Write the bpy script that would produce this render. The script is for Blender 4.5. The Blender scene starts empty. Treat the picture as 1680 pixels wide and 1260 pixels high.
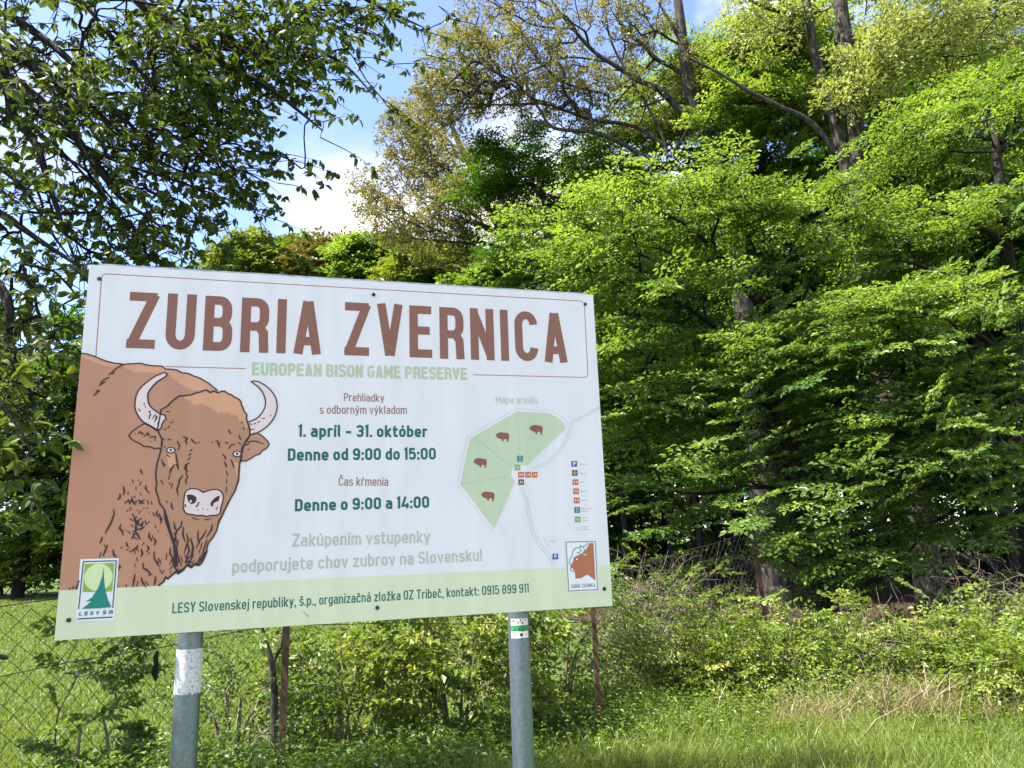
import bpy, math, random
import numpy as np
from mathutils import Vector, Matrix
from mathutils.geometry import tessellate_polygon

random.seed(7)
rng = np.random.default_rng(7)
scene = bpy.context.scene
COL = scene.collection

# ------------------------------------------------------------------ camera
EYE = np.array([0.0, 0.0, 1.42])
FOC = 1199.35                                   # focal length in photograph pixels (1680 wide)
CR = np.array([[0.99932945, 0.0366148, 0.0],    # world = CR @ (right, up, forward)
               [0.00787034, -0.21480555, 0.97662512],
               [-0.03575894, 0.97597025, 0.21494968]])
cam_d = bpy.data.cameras.new('camera')
cam = bpy.data.objects.new('camera', cam_d)
COL.objects.link(cam)
cam_d.sensor_width = 36.0
cam_d.lens = 36.0 * FOC / 1680.0
cam_d.clip_start = 0.05
cam_d.clip_end = 2000
rgt, upv, fwd = CR[:, 0], CR[:, 1], CR[:, 2]
cam.matrix_world = Matrix(((rgt[0], upv[0], -fwd[0], EYE[0]), (rgt[1], upv[1], -fwd[1], EYE[1]),
                           (rgt[2], upv[2], -fwd[2], EYE[2]), (0, 0, 0, 1)))
scene.camera = cam

# ------------------------------------------------------------------ sun, sky, exposure
SUN_EL = math.radians(60)
SUN_H = np.array([-0.964, -0.264]); SUN_H /= np.linalg.norm(SUN_H)
sdir = Vector((SUN_H[0] * math.cos(SUN_EL), SUN_H[1] * math.cos(SUN_EL), math.sin(SUN_EL)))
sun_d = bpy.data.lights.new('sun', 'SUN')
sun_d.energy = 5.0
sun_d.angle = math.radians(0.53)
sun_d.color = (1.0, 0.945, 0.86)
sun = bpy.data.objects.new('sun', sun_d)
sun.rotation_euler = sdir.to_track_quat('Z', 'Y').to_euler()
COL.objects.link(sun)

world = bpy.data.worlds.new('World')
scene.world = world
world.use_nodes = True
nt = world.node_tree
nt.nodes.clear()
N = nt.nodes.new
L = nt.links.new
wo = N('ShaderNodeOutputWorld')
bg = N('ShaderNodeBackground')
bg.inputs['Strength'].default_value = 0.135
sky = N('ShaderNodeTexSky')
sky.sky_type = 'NISHITA'
sky.sun_disc = False
sky.sun_elevation = SUN_EL
sky.sun_rotation = math.atan2(SUN_H[0], SUN_H[1])
sky.altitude = 200
sky.air_density = 1.0
sky.dust_density = 1.0
sky.ozone_density = 1.6
tc = N('ShaderNodeTexCoord')
mp = N('ShaderNodeMapping')
mp.inputs['Scale'].default_value = (1.0, 1.0, 1.7)
mp.inputs['Location'].default_value = (4.03, 0.1, 0.26)
L(tc.outputs['Generated'], mp.inputs['Vector'])
n1 = N('ShaderNodeTexNoise')
n1.inputs['Scale'].default_value = 2.1
n1.inputs['Detail'].default_value = 9
n1.inputs['Roughness'].default_value = 0.52
n1.inputs['Distortion'].default_value = 0.25
L(mp.outputs['Vector'], n1.inputs['Vector'])
cr = N('ShaderNodeValToRGB')
cr.color_ramp.elements[0].position = 0.45
cr.color_ramp.elements[1].position = 0.61
L(n1.outputs['Fac'], cr.inputs['Fac'])
n2 = N('ShaderNodeTexNoise')
n2.inputs['Scale'].default_value = 2.2
n2.inputs['Detail'].default_value = 6
mp2 = N('ShaderNodeMapping')
mp2.inputs['Scale'].default_value = (1.0, 1.0, 1.5)
mp2.inputs['Location'].default_value = (1.3, 0.1, 0.4)
L(tc.outputs['Generated'], mp2.inputs['Vector'])
L(mp2.outputs['Vector'], n2.inputs['Vector'])
cc = N('ShaderNodeValToRGB')
cc.color_ramp.elements[0].position = 0.46
cc.color_ramp.elements[0].color = (2.2, 2.25, 2.45, 1)
cc.color_ramp.elements[1].position = 0.74
cc.color_ramp.elements[1].color = (9.3, 7.9, 7.2, 1)
L(n2.outputs['Fac'], cc.inputs['Fac'])
gain = N('ShaderNodeMix'); gain.data_type = 'RGBA'; gain.blend_type = 'MULTIPLY'
gain.inputs['Factor'].default_value = 1.0
gain.inputs['B'].default_value = (0.75, 0.745, 0.93, 1)
L(sky.outputs['Color'], gain.inputs['A'])
mx = N('ShaderNodeMix'); mx.data_type = 'RGBA'
L(cr.outputs['Color'], mx.inputs['Factor'])
L(gain.outputs['Result'], mx.inputs['A'])
L(cc.outputs['Color'], mx.inputs['B'])
L(mx.outputs['Result'], bg.inputs['Color'])
L(bg.outputs['Background'], wo.inputs['Surface'])

vs = scene.view_settings
vs.view_transform = 'Standard'
vs.look = 'None'
vs.gamma = 1.0
vs.exposure = 1.92
vs.use_curve_mapping = False
scene.cycles.max_bounces = 7
scene.cycles.diffuse_bounces = 4
scene.cycles.glossy_bounces = 2
scene.cycles.transmission_bounces = 4
scene.cycles.transparent_max_bounces = 4
scene.cycles.use_denoising = True
scene.cycles.sample_clamp_indirect = 4.0

# ------------------------------------------------------------------ helpers
def P(px, py, Y):
    """point seen at pixel (px, py) of the photograph, Y metres ahead"""
    r = CR @ np.array([px - 840.0, -(py - 630.0), FOC])
    return EYE + r * (Y / r[1])

def lin(c):
    c = np.asarray(c, float) / 255.0
    return np.where(c <= 0.04045, c / 12.92, ((c + 0.055) / 1.055) ** 2.4)

def tag(o, label=None, cat=None, group=None, kind=None):
    if label: o['label'] = label
    if cat: o['category'] = cat
    if group: o['group'] = group
    if kind: o['kind'] = kind
    return o

def empty(name, loc, label, cat, group=None):
    o = bpy.data.objects.new(name, None)
    o.empty_display_size = 0.2
    o.location = loc
    COL.objects.link(o)
    return tag(o, label, cat, group)

def mesh_obj(name, V, F, mat, parent=None, tint=None, kind=None, smooth=False, link=True):
    """V (n,3); F (m,k) array or list of such arrays; tint: per-face floats"""
    V = np.asarray(V, np.float32)
    Fs = F if isinstance(F, list) else [F]
    Fs = [np.asarray(f, np.int32) for f in Fs if len(f)]
    if parent is not None:
        V = V - np.array(parent_world(parent), np.float32)
    me = bpy.data.meshes.new(name)
    nf = sum(len(f) for f in Fs)
    nl = sum(f.size for f in Fs)
    me.vertices.add(len(V)); me.loops.add(nl); me.polygons.add(nf)
    me.vertices.foreach_set('co', V.ravel())
    me.loops.foreach_set('vertex_index', np.concatenate([f.ravel() for f in Fs]))
    st, s = [], 0
    for f in Fs:
        st.append(s + np.arange(len(f)) * f.shape[1]); s += f.size
    me.polygons.foreach_set('loop_start', np.concatenate(st).astype(np.int32))
    me.polygons.foreach_set('use_smooth', np.full(nf, bool(smooth)))
    if tint is not None:
        a = me.attributes.new('tint', 'FLOAT', 'FACE')
        a.data.foreach_set('value', np.asarray(tint, np.float32))
    me.update(calc_edges=True)
    me.materials.append(mat)
    o = bpy.data.objects.new(name, me)
    if parent is not None: o.parent = parent
    if link: COL.objects.link(o)
    if kind: o['kind'] = kind
    return o

def parent_world(o):
    p = Vector((0, 0, 0))
    while o is not None:
        p = p + o.location
        o = o.parent
    return p

# ------------------------------------------------------------------ materials
def mat_new(name):
    m = bpy.data.materials.new(name)
    m.use_nodes = True
    t = m.node_tree
    return m, t, t.nodes['Principled BSDF'], t.nodes['Material Output']

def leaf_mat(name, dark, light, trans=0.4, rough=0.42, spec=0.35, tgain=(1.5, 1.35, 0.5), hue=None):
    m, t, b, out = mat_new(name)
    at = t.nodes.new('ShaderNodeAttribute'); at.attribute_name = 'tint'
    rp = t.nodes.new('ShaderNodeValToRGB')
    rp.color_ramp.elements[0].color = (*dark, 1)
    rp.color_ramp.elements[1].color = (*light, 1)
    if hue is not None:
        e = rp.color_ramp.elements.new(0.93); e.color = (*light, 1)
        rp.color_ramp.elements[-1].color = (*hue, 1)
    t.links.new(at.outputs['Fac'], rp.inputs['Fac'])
    t.links.new(rp.outputs['Color'], b.inputs['Base Color'])
    b.inputs['Roughness'].default_value = rough
    b.inputs['Specular IOR Level'].default_value = spec
    tr = t.nodes.new('ShaderNodeBsdfTranslucent')
    mu = t.nodes.new('ShaderNodeMix'); mu.data_type = 'RGBA'; mu.blend_type = 'MULTIPLY'
    mu.inputs['Factor'].default_value = 1
    mu.inputs['B'].default_value = (*tgain, 1)
    t.links.new(rp.outputs['Color'], mu.inputs['A'])
    t.links.new(mu.outputs['Result'], tr.inputs['Color'])
    ms = t.nodes.new('ShaderNodeMixShader'); ms.inputs[0].default_value = trans
    t.links.new(b.outputs[0], ms.inputs[1]); t.links.new(tr.outputs[0], ms.inputs[2])
    t.links.new(ms.outputs[0], out.inputs['Surface'])
    return m

def bark_mat(name, c1, c2, scale=18, stretch=0.25):
    m, t, b, out = mat_new(name)
    tcn = t.nodes.new('ShaderNodeTexCoord')
    mpn = t.nodes.new('ShaderNodeMapping'); mpn.inputs['Scale'].default_value = (1, 1, stretch)
    nz = t.nodes.new('ShaderNodeTexNoise'); nz.inputs['Scale'].default_value = scale; nz.inputs['Detail'].default_value = 8
    rp = t.nodes.new('ShaderNodeValToRGB')
    rp.color_ramp.elements[0].position = 0.35; rp.color_ramp.elements[1].position = 0.68
    rp.color_ramp.elements[0].color = (*c1, 1); rp.color_ramp.elements[1].color = (*c2, 1)
    bm = t.nodes.new('ShaderNodeBump'); bm.inputs['Strength'].default_value = 0.8; bm.inputs['Distance'].default_value = 0.03
    t.links.new(tcn.outputs['Object'], mpn.inputs['Vector']); t.links.new(mpn.outputs['Vector'], nz.inputs['Vector'])
    t.links.new(nz.outputs['Fac'], rp.inputs['Fac']); t.links.new(rp.outputs['Color'], b.inputs['Base Color'])
    t.links.new(nz.outputs['Fac'], bm.inputs['Height']); t.links.new(bm.outputs['Normal'], b.inputs['Normal'])
    b.inputs['Roughness'].default_value = 0.9
    b.inputs['Specular IOR Level'].default_value = 0.2
    return m

def noise_mat(name, c1, c2, scale=20, rough=0.6, metal=0.0, spec=0.4, bump=0.0, lo=0.35, hi=0.65, detail=8):
    m, t, b, out = mat_new(name)
    tcn = t.nodes.new('ShaderNodeTexCoord')
    nz = t.nodes.new('ShaderNodeTexNoise'); nz.inputs['Scale'].default_value = scale; nz.inputs['Detail'].default_value = detail
    rp = t.nodes.new('ShaderNodeValToRGB')
    rp.color_ramp.elements[0].position = lo; rp.color_ramp.elements[1].position = hi
    rp.color_ramp.elements[0].color = (*c1, 1); rp.color_ramp.elements[1].color = (*c2, 1)
    t.links.new(tcn.outputs['Object'], nz.inputs['Vector'])
    t.links.new(nz.outputs['Fac'], rp.inputs['Fac']); t.links.new(rp.outputs['Color'], b.inputs['Base Color'])
    b.inputs['Roughness'].default_value = rough
    b.inputs['Metallic'].default_value = metal
    b.inputs['Specular IOR Level'].default_value = spec
    if bump:
        bm = t.nodes.new('ShaderNodeBump'); bm.inputs['Strength'].default_value = bump; bm.inputs['Distance'].default_value = 0.004
        t.links.new(nz.outputs['Fac'], bm.inputs['Height']); t.links.new(bm.outputs['Normal'], b.inputs['Normal'])
    return m

M_HORN = leaf_mat('hornbeam_leaf', (0.051, 0.117, 0.022), (0.190, 0.285, 0.065), trans=0.48, tgain=(1.7, 1.5, 0.5))
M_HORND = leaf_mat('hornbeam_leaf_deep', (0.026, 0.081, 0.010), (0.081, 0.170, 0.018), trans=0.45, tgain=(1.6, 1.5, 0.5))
M_OAK = leaf_mat('young_oak_leaf', (0.122, 0.127, 0.028), (0.281, 0.262, 0.075), trans=0.4, tgain=(1.3, 1.2, 0.7))
M_OAKY = leaf_mat('yellow_oak_leaf', (0.196, 0.256, 0.052), (0.392, 0.428, 0.130), trans=0.4, tgain=(1.3, 1.2, 0.7))
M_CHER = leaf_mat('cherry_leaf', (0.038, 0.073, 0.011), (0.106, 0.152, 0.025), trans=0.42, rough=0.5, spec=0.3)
M_FAR = leaf_mat('far_leaf', (0.071, 0.116, 0.016), (0.161, 0.215, 0.031), trans=0.42)
M_FARO = leaf_mat('far_russet_leaf', (0.105, 0.099, 0.020), (0.183, 0.179, 0.039), trans=0.3, tgain=(1.3, 1.1, 0.7))
M_SHRUB = leaf_mat('shrub_leaf', (0.075, 0.132, 0.015), (0.184, 0.264, 0.035), trans=0.42, hue=(0.36, 0.38, 0.10))
M_WEED = leaf_mat('weed_leaf', (0.055, 0.115, 0.021), (0.156, 0.248, 0.041), trans=0.4)
M_GRASS = leaf_mat('grass_blade', (0.089, 0.137, 0.022), (0.198, 0.259, 0.054), trans=0.42, rough=0.5, hue=(0.42, 0.38, 0.16))
M_DRY = leaf_mat('dry_grass', (0.170, 0.119, 0.060), (0.391, 0.306, 0.187), trans=0.2, tgain=(1.1, 1, 0.8))
M_BARK = bark_mat('oak_bark', (0.024, 0.02, 0.016), (0.088, 0.076, 0.062))
M_BARKD = bark_mat('dark_bark', (0.012, 0.011, 0.009), (0.038, 0.032, 0.026), 30)
M_TWIG = bark_mat('dead_twig', (0.10, 0.07, 0.055), (0.30, 0.23, 0.19), 40)
M_RUST = noise_mat('rusty_steel', (0.05, 0.03, 0.02), (0.12, 0.07, 0.045), 14, 0.85, 0.0, 0.2, 0.5)
M_WIRE = noise_mat('fence_wire', (0.02, 0.024, 0.018), (0.06, 0.06, 0.05), 60, 0.6, 0.3)

# ------------------------------------------------------------------ tubes
class Tubes:
    def __init__(s): s.V = []; s.Q = []; s.n = 0
    def add(s, pts, rad, sides=5):
        pts = np.asarray(pts, float); rad = np.broadcast_to(np.asarray(rad, float), (len(pts),))
        k = len(pts)
        if k < 2: return
        d = np.gradient(pts, axis=0)
        d /= np.linalg.norm(d, axis=1)[:, None] + 1e-9
        ref = np.array([0.0, 0, 1.0]) if abs(d[:, 2]).mean() < 0.8 else np.array([1.0, 0.1, 0])
        u = np.cross(d, ref); u /= np.linalg.norm(u, axis=1)[:, None] + 1e-9
        w = np.cross(d, u)
        a = np.arange(sides) * 2 * np.pi / sides
        ring = (pts[:, None] + rad[:, None, None] * (np.cos(a)[None, :, None] * u[:, None] + np.sin(a)[None, :, None] * w[:, None]))
        s.V.append(ring.reshape(-1, 3))
        i = np.arange(k - 1)[:, None] * sides; j = np.arange(sides)[None]; j2 = (j + 1) % sides
        q = np.stack([i + j, i + j2, i + sides + j2, i + sides + j], -1).reshape(-1, 4) + s.n
        s.Q.append(q)
        s.n += k * sides
    def obj(s, name, mat, parent=None, kind=None, link=True):
        return mesh_obj(name, np.concatenate(s.V), np.concatenate(s.Q), mat, parent, kind=kind, smooth=True, link=link)

def smooth_path(pts, sub=3):
    """Catmull-Rom through pts"""
    p = np.asarray(pts, float)
    if len(p) < 3: return p
    q = np.vstack([2 * p[0] - p[1], p, 2 * p[-1] - p[-2]])
    out = []
    t = np.linspace(0, 1, sub, endpoint=False)[:, None]
    for i in range(1, len(q) - 2):
        a, b, c, d = q[i - 1], q[i], q[i + 1], q[i + 2]
        out.append(0.5 * (2 * b + (c - a) * t + (2 * a - 5 * b + 4 * c - d) * t ** 2 + (3 * b - a - 3 * c + d) * t ** 3))
    out.append(p[-1:])
    return np.vstack(out)

# ------------------------------------------------------------------ leaves
def unit(v): return v / (np.linalg.norm(v, axis=-1, keepdims=True) + 1e-9)

def leaf_quads(pos, d, n, ln, wd, fold=0.25):
    """folded diamonds: 4 vertices, 2 triangles each"""
    d = unit(d); s = unit(np.cross(n, d)); n = np.cross(d, s)
    ln = np.broadcast_to(ln, (len(pos),))[:, None]; wd = np.broadcast_to(wd, (len(pos),))[:, None]
    up = n * (wd * fold)
    m = pos + d * ln * 0.45
    V = np.stack([pos, m + s * wd * 0.5 + up, pos + d * ln - n * ln * 0.08, m - s * wd * 0.5 + up], 1).reshape(-1, 3)
    b = np.arange(len(pos))[:, None] * 4
    F = np.concatenate([b + [0, 1, 2], b + [0, 2, 3]], 1).reshape(-1, 3)
    return V, F

def leaf_big(pos, d, n, ln, wd, fold=0.18):
    """pointed oval leaves: 8 vertices, 8 triangles each"""
    d = unit(d); s = unit(np.cross(n, d)); n = np.cross(d, s)
    ln = np.broadcast_to(ln, (len(pos),))[:, None]; wd = np.broadcast_to(wd, (len(pos),))[:, None]
    up = n * (wd * fold)
    c1 = pos + d * ln * 0.3; c2 = pos + d * ln * 0.65 - n * ln * 0.05; tip = pos + d * ln - n * ln * 0.16
    V = np.stack([pos, c1, c2, tip, c1 + s * wd * 0.48 + up, c2 + s * wd * 0.40 + up, c1 - s * wd * 0.48 + up, c2 - s * wd * 0.40 + up], 1).reshape(-1, 3)
    b = np.arange(len(pos))[:, None] * 8
    F = np.concatenate([b + [0, 4, 1], b + [4, 5, 1], b + [5, 2, 1], b + [5, 3, 2],
                        b + [0, 1, 6], b + [6, 1, 7], b + [7, 1, 2], b + [7, 2, 3]], 1).reshape(-1, 3)
    return V, F

def spray_template(r, n_side=11, leaf=0.085, spacing=0.06, hang=0.0, jit=0.5):
    """a flat fan of leafy twigs, axis along x, length 1; returns leaf pos, dir, normal"""
    ps, ds, ns = [], [], []
    def put(p, ang, z0=0.0):
        a = ang + r.normal(0, 0.25)
        ps.append(p); dz = r.normal(-0.12 - hang, 0.25)
        ds.append([math.cos(a), math.sin(a), dz]); ns.append([r.normal(0, jit), r.normal(0, jit), 1.0])
    for i in range(n_side):
        t = 0.06 + 0.9 * i / n_side
        sg = 1 if i % 2 else -1
        tl = 0.44 * (1 - 0.62 * t) * r.uniform(0.7, 1.2)
        an = sg * r.uniform(0.65, 0.95)
        k = max(2, int(tl / spacing))
        for j in range(k):
            q = (j + 0.8) / k * tl
            z = -0.25 * q * q + r.normal(0, 0.012)
            p = [t + q * math.cos(an), q * math.sin(an), z - 0.10 * t * t]
            put(p, an + (0.6 if j % 2 else -0.6))
        put([t + tl * math.cos(an), tl * math.sin(an), -0.25 * tl * tl - 0.10 * t * t], an)
        put([t, 0, -0.10 * t * t], -sg * 0.8)
    put([0.98, 0, -0.1], 0)
    return np.array(ps), np.array(ds), np.array(ns)

def tuft_template(r, n=26, rad=0.5):
    """loose tuft of young leaves round a twig end"""
    p = r.normal(0, 1, (n, 3)); p = unit(p) * (r.uniform(0.1, 1, (n, 1)) ** 0.6) * rad
    p[:, 0] += 0.4
    d = unit(p + r.normal(0, 0.35, (n, 3)) + [0.2, 0, -0.15])
    nn = r.normal(0, 0.6, (n, 3)) + [0, 0, 0.8]
    return p, d, nn

def hang_template(r, n=14):
    """cherry shoot: leaves in bunches that hang from the short spurs of a twig"""
    k = max(2, n // 5); c = np.sort(r.uniform(0.25, 1.0, k)); c[-1] = 1.0
    t = np.repeat(c, -(-n // k))[:n] + r.normal(0, 0.03, n)
    p = np.stack([t, r.normal(0, 0.03, n), -0.12 * t * t], 1)
    a = r.uniform(0, 2 * np.pi, n)
    d = np.stack([0.35 + 0.8 * np.cos(a), 0.9 * np.sin(a), -r.uniform(0.1, 1.1, n)], 1)
    nn = np.stack([0.3 + r.normal(0, 0.5, n), r.normal(0, 0.5, n), 0.7 + r.normal(0, 0.3, n)], 1)
    return p, d, nn

TR = np.random.default_rng(3)
T_SPRAY = [spray_template(TR) for _ in range(7)]
T_SPARSE = [spray_template(TR, 8, 0.1, 0.11) for _ in range(5)]
T_TUFT = [tuft_template(TR) for _ in range(7)]
T_HANG = [hang_template(TR, n) for n in (10, 14, 16, 18, 12, 15)]
T_BUSH = [spray_template(TR, 9, 0.1, 0.10, 0.1, 0.7) for _ in range(6)]

def place_leaves(r, tmpl, pos, fwdv, nrm, size, leaf, wfrac=0.55, lj=0.25):
    """put one template at every anchor; returns leaf arrays"""
    out = [[], [], [], [], []]
    f = unit(fwdv); s = unit(np.cross(nrm, f)); n = np.cross(f, s)
    which = r.integers(0, len(tmpl), len(pos))
    ct = r.normal(0, 1, len(pos))
    for k, (tp, td, tn) in enumerate(tmpl):
        i = np.nonzero(which == k)[0]
        if not len(i): continue
        Fm = np.stack([f[i], s[i], n[i]], 1)                 # rows: axes
        sz = size[i][:, None, None]
        pp = np.einsum('lk,ikj->ilj', tp, Fm) * sz + pos[i][:, None]
        dd = np.einsum('lk,ikj->ilj', td, Fm)
        nn = np.einsum('lk,ikj->ilj', tn, Fm)
        m = pp.shape[1]
        out[0].append(pp.reshape(-1, 3)); out[1].append(dd.reshape(-1, 3)); out[2].append(nn.reshape(-1, 3))
        c = len(i) * m
        out[3].append(leaf * np.clip(1 + r.normal(0, lj, c), 0.45, 1.6))
        out[4].append(np.clip(0.5 + 0.22 * np.repeat(ct[i], m) + r.normal(0, 0.16, c), 0, 1))
    p, d, n_, l, t = [np.concatenate(o) for o in out]
    return p, d, n_, l, t, l * wfrac

# ------------------------------------------------------------------ trees
def grow(fixed, anchors, bf=0.35):
    """fixed: list of polylines [(p, r), ...] that start anywhere on the skeleton. anchors joined by a balanced spanning tree."""
    pos, par, rad, length = [], [], [], []
    for li, line in enumerate(fixed):
        prev = -1
        pts = np.array([q[0] for q in line]); rr = np.array([q[1] for q in line])
        sp = smooth_path(pts, 4); si = np.interp(np.linspace(0, len(rr) - 1, len(sp)), np.arange(len(rr)), rr)
        if li > 0:
            A = np.array(pos); prev = int(np.argmin(np.linalg.norm(A - sp[0], axis=1)))
        for p, r_ in zip(sp, si):
            par.append(prev); pos.append(p); rad.append(r_)
            length.append(0.0 if prev < 0 else length[prev] + np.linalg.norm(p - pos[prev]))
            prev = len(pos) - 1
    nf = len(pos)
    X = np.vstack([np.array(pos), anchors]); m = len(anchors)
    D = np.full(m, 1e9); Pn = np.zeros(m, int)
    ln = np.concatenate([np.array(length), np.zeros(m)])
    def relax(j):
        nonlocal D, Pn
        c = np.linalg.norm(anchors - X[j], axis=1) + bf * ln[j]
        k = c < D
        D[k] = c[k]; Pn[k] = j
    for j in range(nf): relax(j)
    parent = np.array(par + [0] * m)
    done = np.zeros(m, bool); order = []
    for _ in range(m):
        i = int(np.argmin(np.where(done, 1e9, D)))
        done[i] = True; j = Pn[i]; parent[nf + i] = j
        ln[nf + i] = ln[j] + np.linalg.norm(anchors[i] - X[j])
        order.append(nf + i); relax(nf + i)
    cnt = np.ones(len(X)); cnt[:nf] = 0
    for i in reversed(order): cnt[parent[i]] += cnt[i]
    return X, parent, nf, order, cnt, rad

def branch_tubes(T, X, parent, nf, order, cnt, r0=0.0045, rmax=0.06, wob=None, sides=4):
    kids = {}
    for i in order: kids.setdefault(int(parent[i]), []).append(i)
    rr = np.minimum(rmax, r0 * np.sqrt(cnt))
    starts = [(j, k) for j in list(kids) if j < nf for k in kids[j]]
    while starts:
        j, k = starts.pop()
        ch = [j, k]
        while k in kids:
            c = sorted(kids[k], key=lambda q: -cnt[q])
            for o in c[1:]: starts.append((k, o))
            k = c[0]; ch.append(k)
        pts = X[ch].copy(); ra = rr[ch].copy(); ra[0] = ra[1]
        if len(pts) == 2:
            mid = (pts[0] + pts[1]) / 2 + np.array([0, 0, 0.06]) * np.linalg.norm(pts[1] - pts[0])
            pts = np.array([pts[0], mid, pts[1]]); ra = np.array([ra[0], ra[0], ra[1]])
        sp = smooth_path(pts, 3)
        si = np.interp(np.linspace(0, len(ra) - 1, len(sp)), np.arange(len(ra)), ra)
        T.add(sp, si, sides)

def sample_blobs(r, blobs, per_plate=7, flat=True, axis=None, long=1.0):
    """blobs: (px, py, half w px, half h px, Y, half depth m, count) or (centre, radii, count).
    Returns anchors strung along drooping boughs, their plane normals and bough directions."""
    out, nr, dr = [], [], []
    for b in blobs:
        if len(b) == 3:                                  # world centre, radii, count
            c, R3, n = np.array(b[0], float), np.array(b[1], float), b[2]
        else:
            (px, py, hw, hh, Y, hd, n) = b
            c = P(px, py, Y); sc = Y / 1200.0
            R3 = np.array([hw * sc, hd, hh * sc])
        if flat:
            k = max(1, n // per_plate)
            u = unit(r.normal(0, 1, (k, 3))) * (r.uniform(0, 1, (k, 1)) ** 0.4)
            pc = c + u * R3
            for q in pc:
                o = q - (axis if axis is not None else c); o[2] = 0
                d = unit(unit(o) * 0.7 + np.array([-0.75, -0.45, 0]) + r.normal(0, 0.35, 3) * [1, 1, 0])
                s_ = np.array([-d[1], d[0], 0.0])
                L_ = long * r.uniform(0.45, 1.0); m = per_plate
                t = r.uniform(-1, 1, m); w = r.normal(0, 0.22, m) * (1.15 - t) * L_
                z = -r.uniform(0.02, 0.5) * L_ * t - 0.16 * L_ * t * np.abs(t) + r.normal(0, 0.10, m)
                out.append(q + d * (t * L_)[:, None] + s_ * w[:, None] + np.stack([0 * z, 0 * z, z], 1))
                nn = unit(np.array([0, 0, 1.0]) + d * 0.32 + r.normal(0, 0.12, 3))
                nr.append(unit(nn[None] + r.normal(0, 0.30, (m, 3)))); dr.append(np.repeat(d[None], m, 0))
        else:
            u = unit(r.normal(0, 1, (n, 3))) * (r.uniform(0, 1, (n, 1)) ** 0.38)
            out.append(c + u * R3); nr.append(r.normal(0, 0.55, (n, 3)) + [0, -0.2, 1]); dr.append(np.zeros((n, 3)))
    return np.vstack(out), np.vstack(nr), np.vstack(dr)

def tree(name, label, cat, fixed, blobs, tmpl, leafmat, barkmat, spray=0.7, leaf=0.065, group=None, seed=1, flat=True,
         wfrac=0.55, droop=0.15, bf=0.35, r0=0.0045, extra=None, big=False, keep=0, per_plate=7, tintshift=0.0, rmax=0.06, long=1.0):
    r = np.random.default_rng(seed)
    base = np.array(fixed[0][0][0])
    root = empty(name, tuple(base), label, cat, group)
    axis0 = np.mean([q[0] for q in fixed[0]], axis=0)
    A, NR, DR = sample_blobs(r, blobs, per_plate, flat, axis0, long)
    if extra is not None:
        A = np.vstack([A, extra]); NR = np.vstack([NR, np.tile([0, 0, 1.0], (len(extra), 1))]); DR = np.vstack([DR, np.zeros((len(extra), 3))])
    ok = A[:, 2] > 0.12
    A, NR, DR = A[ok], NR[ok], DR[ok]
    X, parent, nf, order, cnt, rad = grow(fixed, A, bf)
    T = Tubes()
    trunk = None
    for li, line in enumerate(fixed):
        pts = np.array([q[0] for q in line]); rr = np.array([q[1] for q in line])
        sp = smooth_path(pts, 5); si = np.interp(np.linspace(0, len(rr) - 1, len(sp)), np.arange(len(rr)), rr)
        g = Tubes(); g.add(sp, si * (1 + 0.04 * np.sin(np.arange(len(sp)) * 1.7)), 12 if rr[0] > 0.05 else 7)
        if li == 0: trunk = g.obj('trunk', barkmat, root)
        else: g.obj('branch', barkmat, trunk)
    branch_tubes(T, X, parent, nf, order, cnt, r0, rmax)
    dirv = X[nf:] - X[parent[nf:]]
    ax = X[:nf].mean(0)
    outw = A - ax; outw[:, 2] = 0
    f = unit(dirv) * 0.8 + unit(outw) * 0.9 + DR * 1.8 + r.normal(0, 0.35, A.shape)
    f[:, 2] = f[:, 2] * (0.35 if flat else 0.9) - droop + (0 if flat else 0.12)
    sz = spray * r.uniform(0.65, 1.25, len(A))
    # twig axes of the sprays
    fu = unit(f)
    ends = A + fu * sz[:, None] * 0.9 - np.array([0, 0, 0.1]) * sz[:, None]
    for a, b, s_ in zip(A, ends, sz):
        T.add(np.array([a, (a + b) / 2 + [0, 0, 0.03 * s_], b]), [0.004, 0.003, 0.0012], 3)
    T.obj('twigs', barkmat, root, kind='stuff')
    p, d, n_, l, t, w = place_leaves(r, tmpl, A, f, NR, sz, leaf, wfrac)
    t = np.clip(t + tintshift, 0, 1)
    if keep:
        dist = np.linalg.norm(p - EYE, axis=1)
        rel = (p - EYE)
        cc_ = rel @ CR; vis = (cc_[:, 2] > 0) & (np.abs(cc_[:, 0] / cc_[:, 2]) < 0.70) & (np.abs(cc_[:, 1] / cc_[:, 2]) < 0.525)
        score = np.where(vis, l / dist, 0)
        top = np.argsort(-score)[:keep]
        me = None
        for q in top:
            dq = unit(d[q]); s = unit(np.cross(n_[q], dq)); nn = np.cross(dq, s)
            if me is None:
                V, F = leaf_big(np.zeros((1, 3)), np.array([[1.0, 0, 0]]), np.array([[0, 0, 1.0]]), np.ones(1), np.full(1, wfrac))
                o = mesh_obj('leaf', V, F, leafmat, tint=np.full(len(F), 0.6)); me = o.data
            else:
                o = bpy.data.objects.new('leaf', me); COL.objects.link(o)
            o.parent = root
            lw = l[q]; b0 = p[q] - base
            o.matrix_local = Matrix(((dq[0] * lw, s[0] * lw, nn[0] * lw, b0[0]), (dq[1] * lw, s[1] * lw, nn[1] * lw, b0[1]),
                                     (dq[2] * lw, s[2] * lw, nn[2] * lw, b0[2]), (0, 0, 0, 1)))
        m = np.ones(len(p), bool); m[top] = False
        p, d, n_, l, t, w = p[m], d[m], n_[m], l[m], t[m], w[m]
    if big:
        V, F = leaf_big(p, d, n_, l, w); t2 = np.repeat(t, 8)
    else:
        V, F = leaf_quads(p, d, n_, l, w); t2 = np.repeat(t, 2)
    mesh_obj('crown', V, F, leafmat, root, tint=t2, kind='stuff')
    return root

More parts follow.
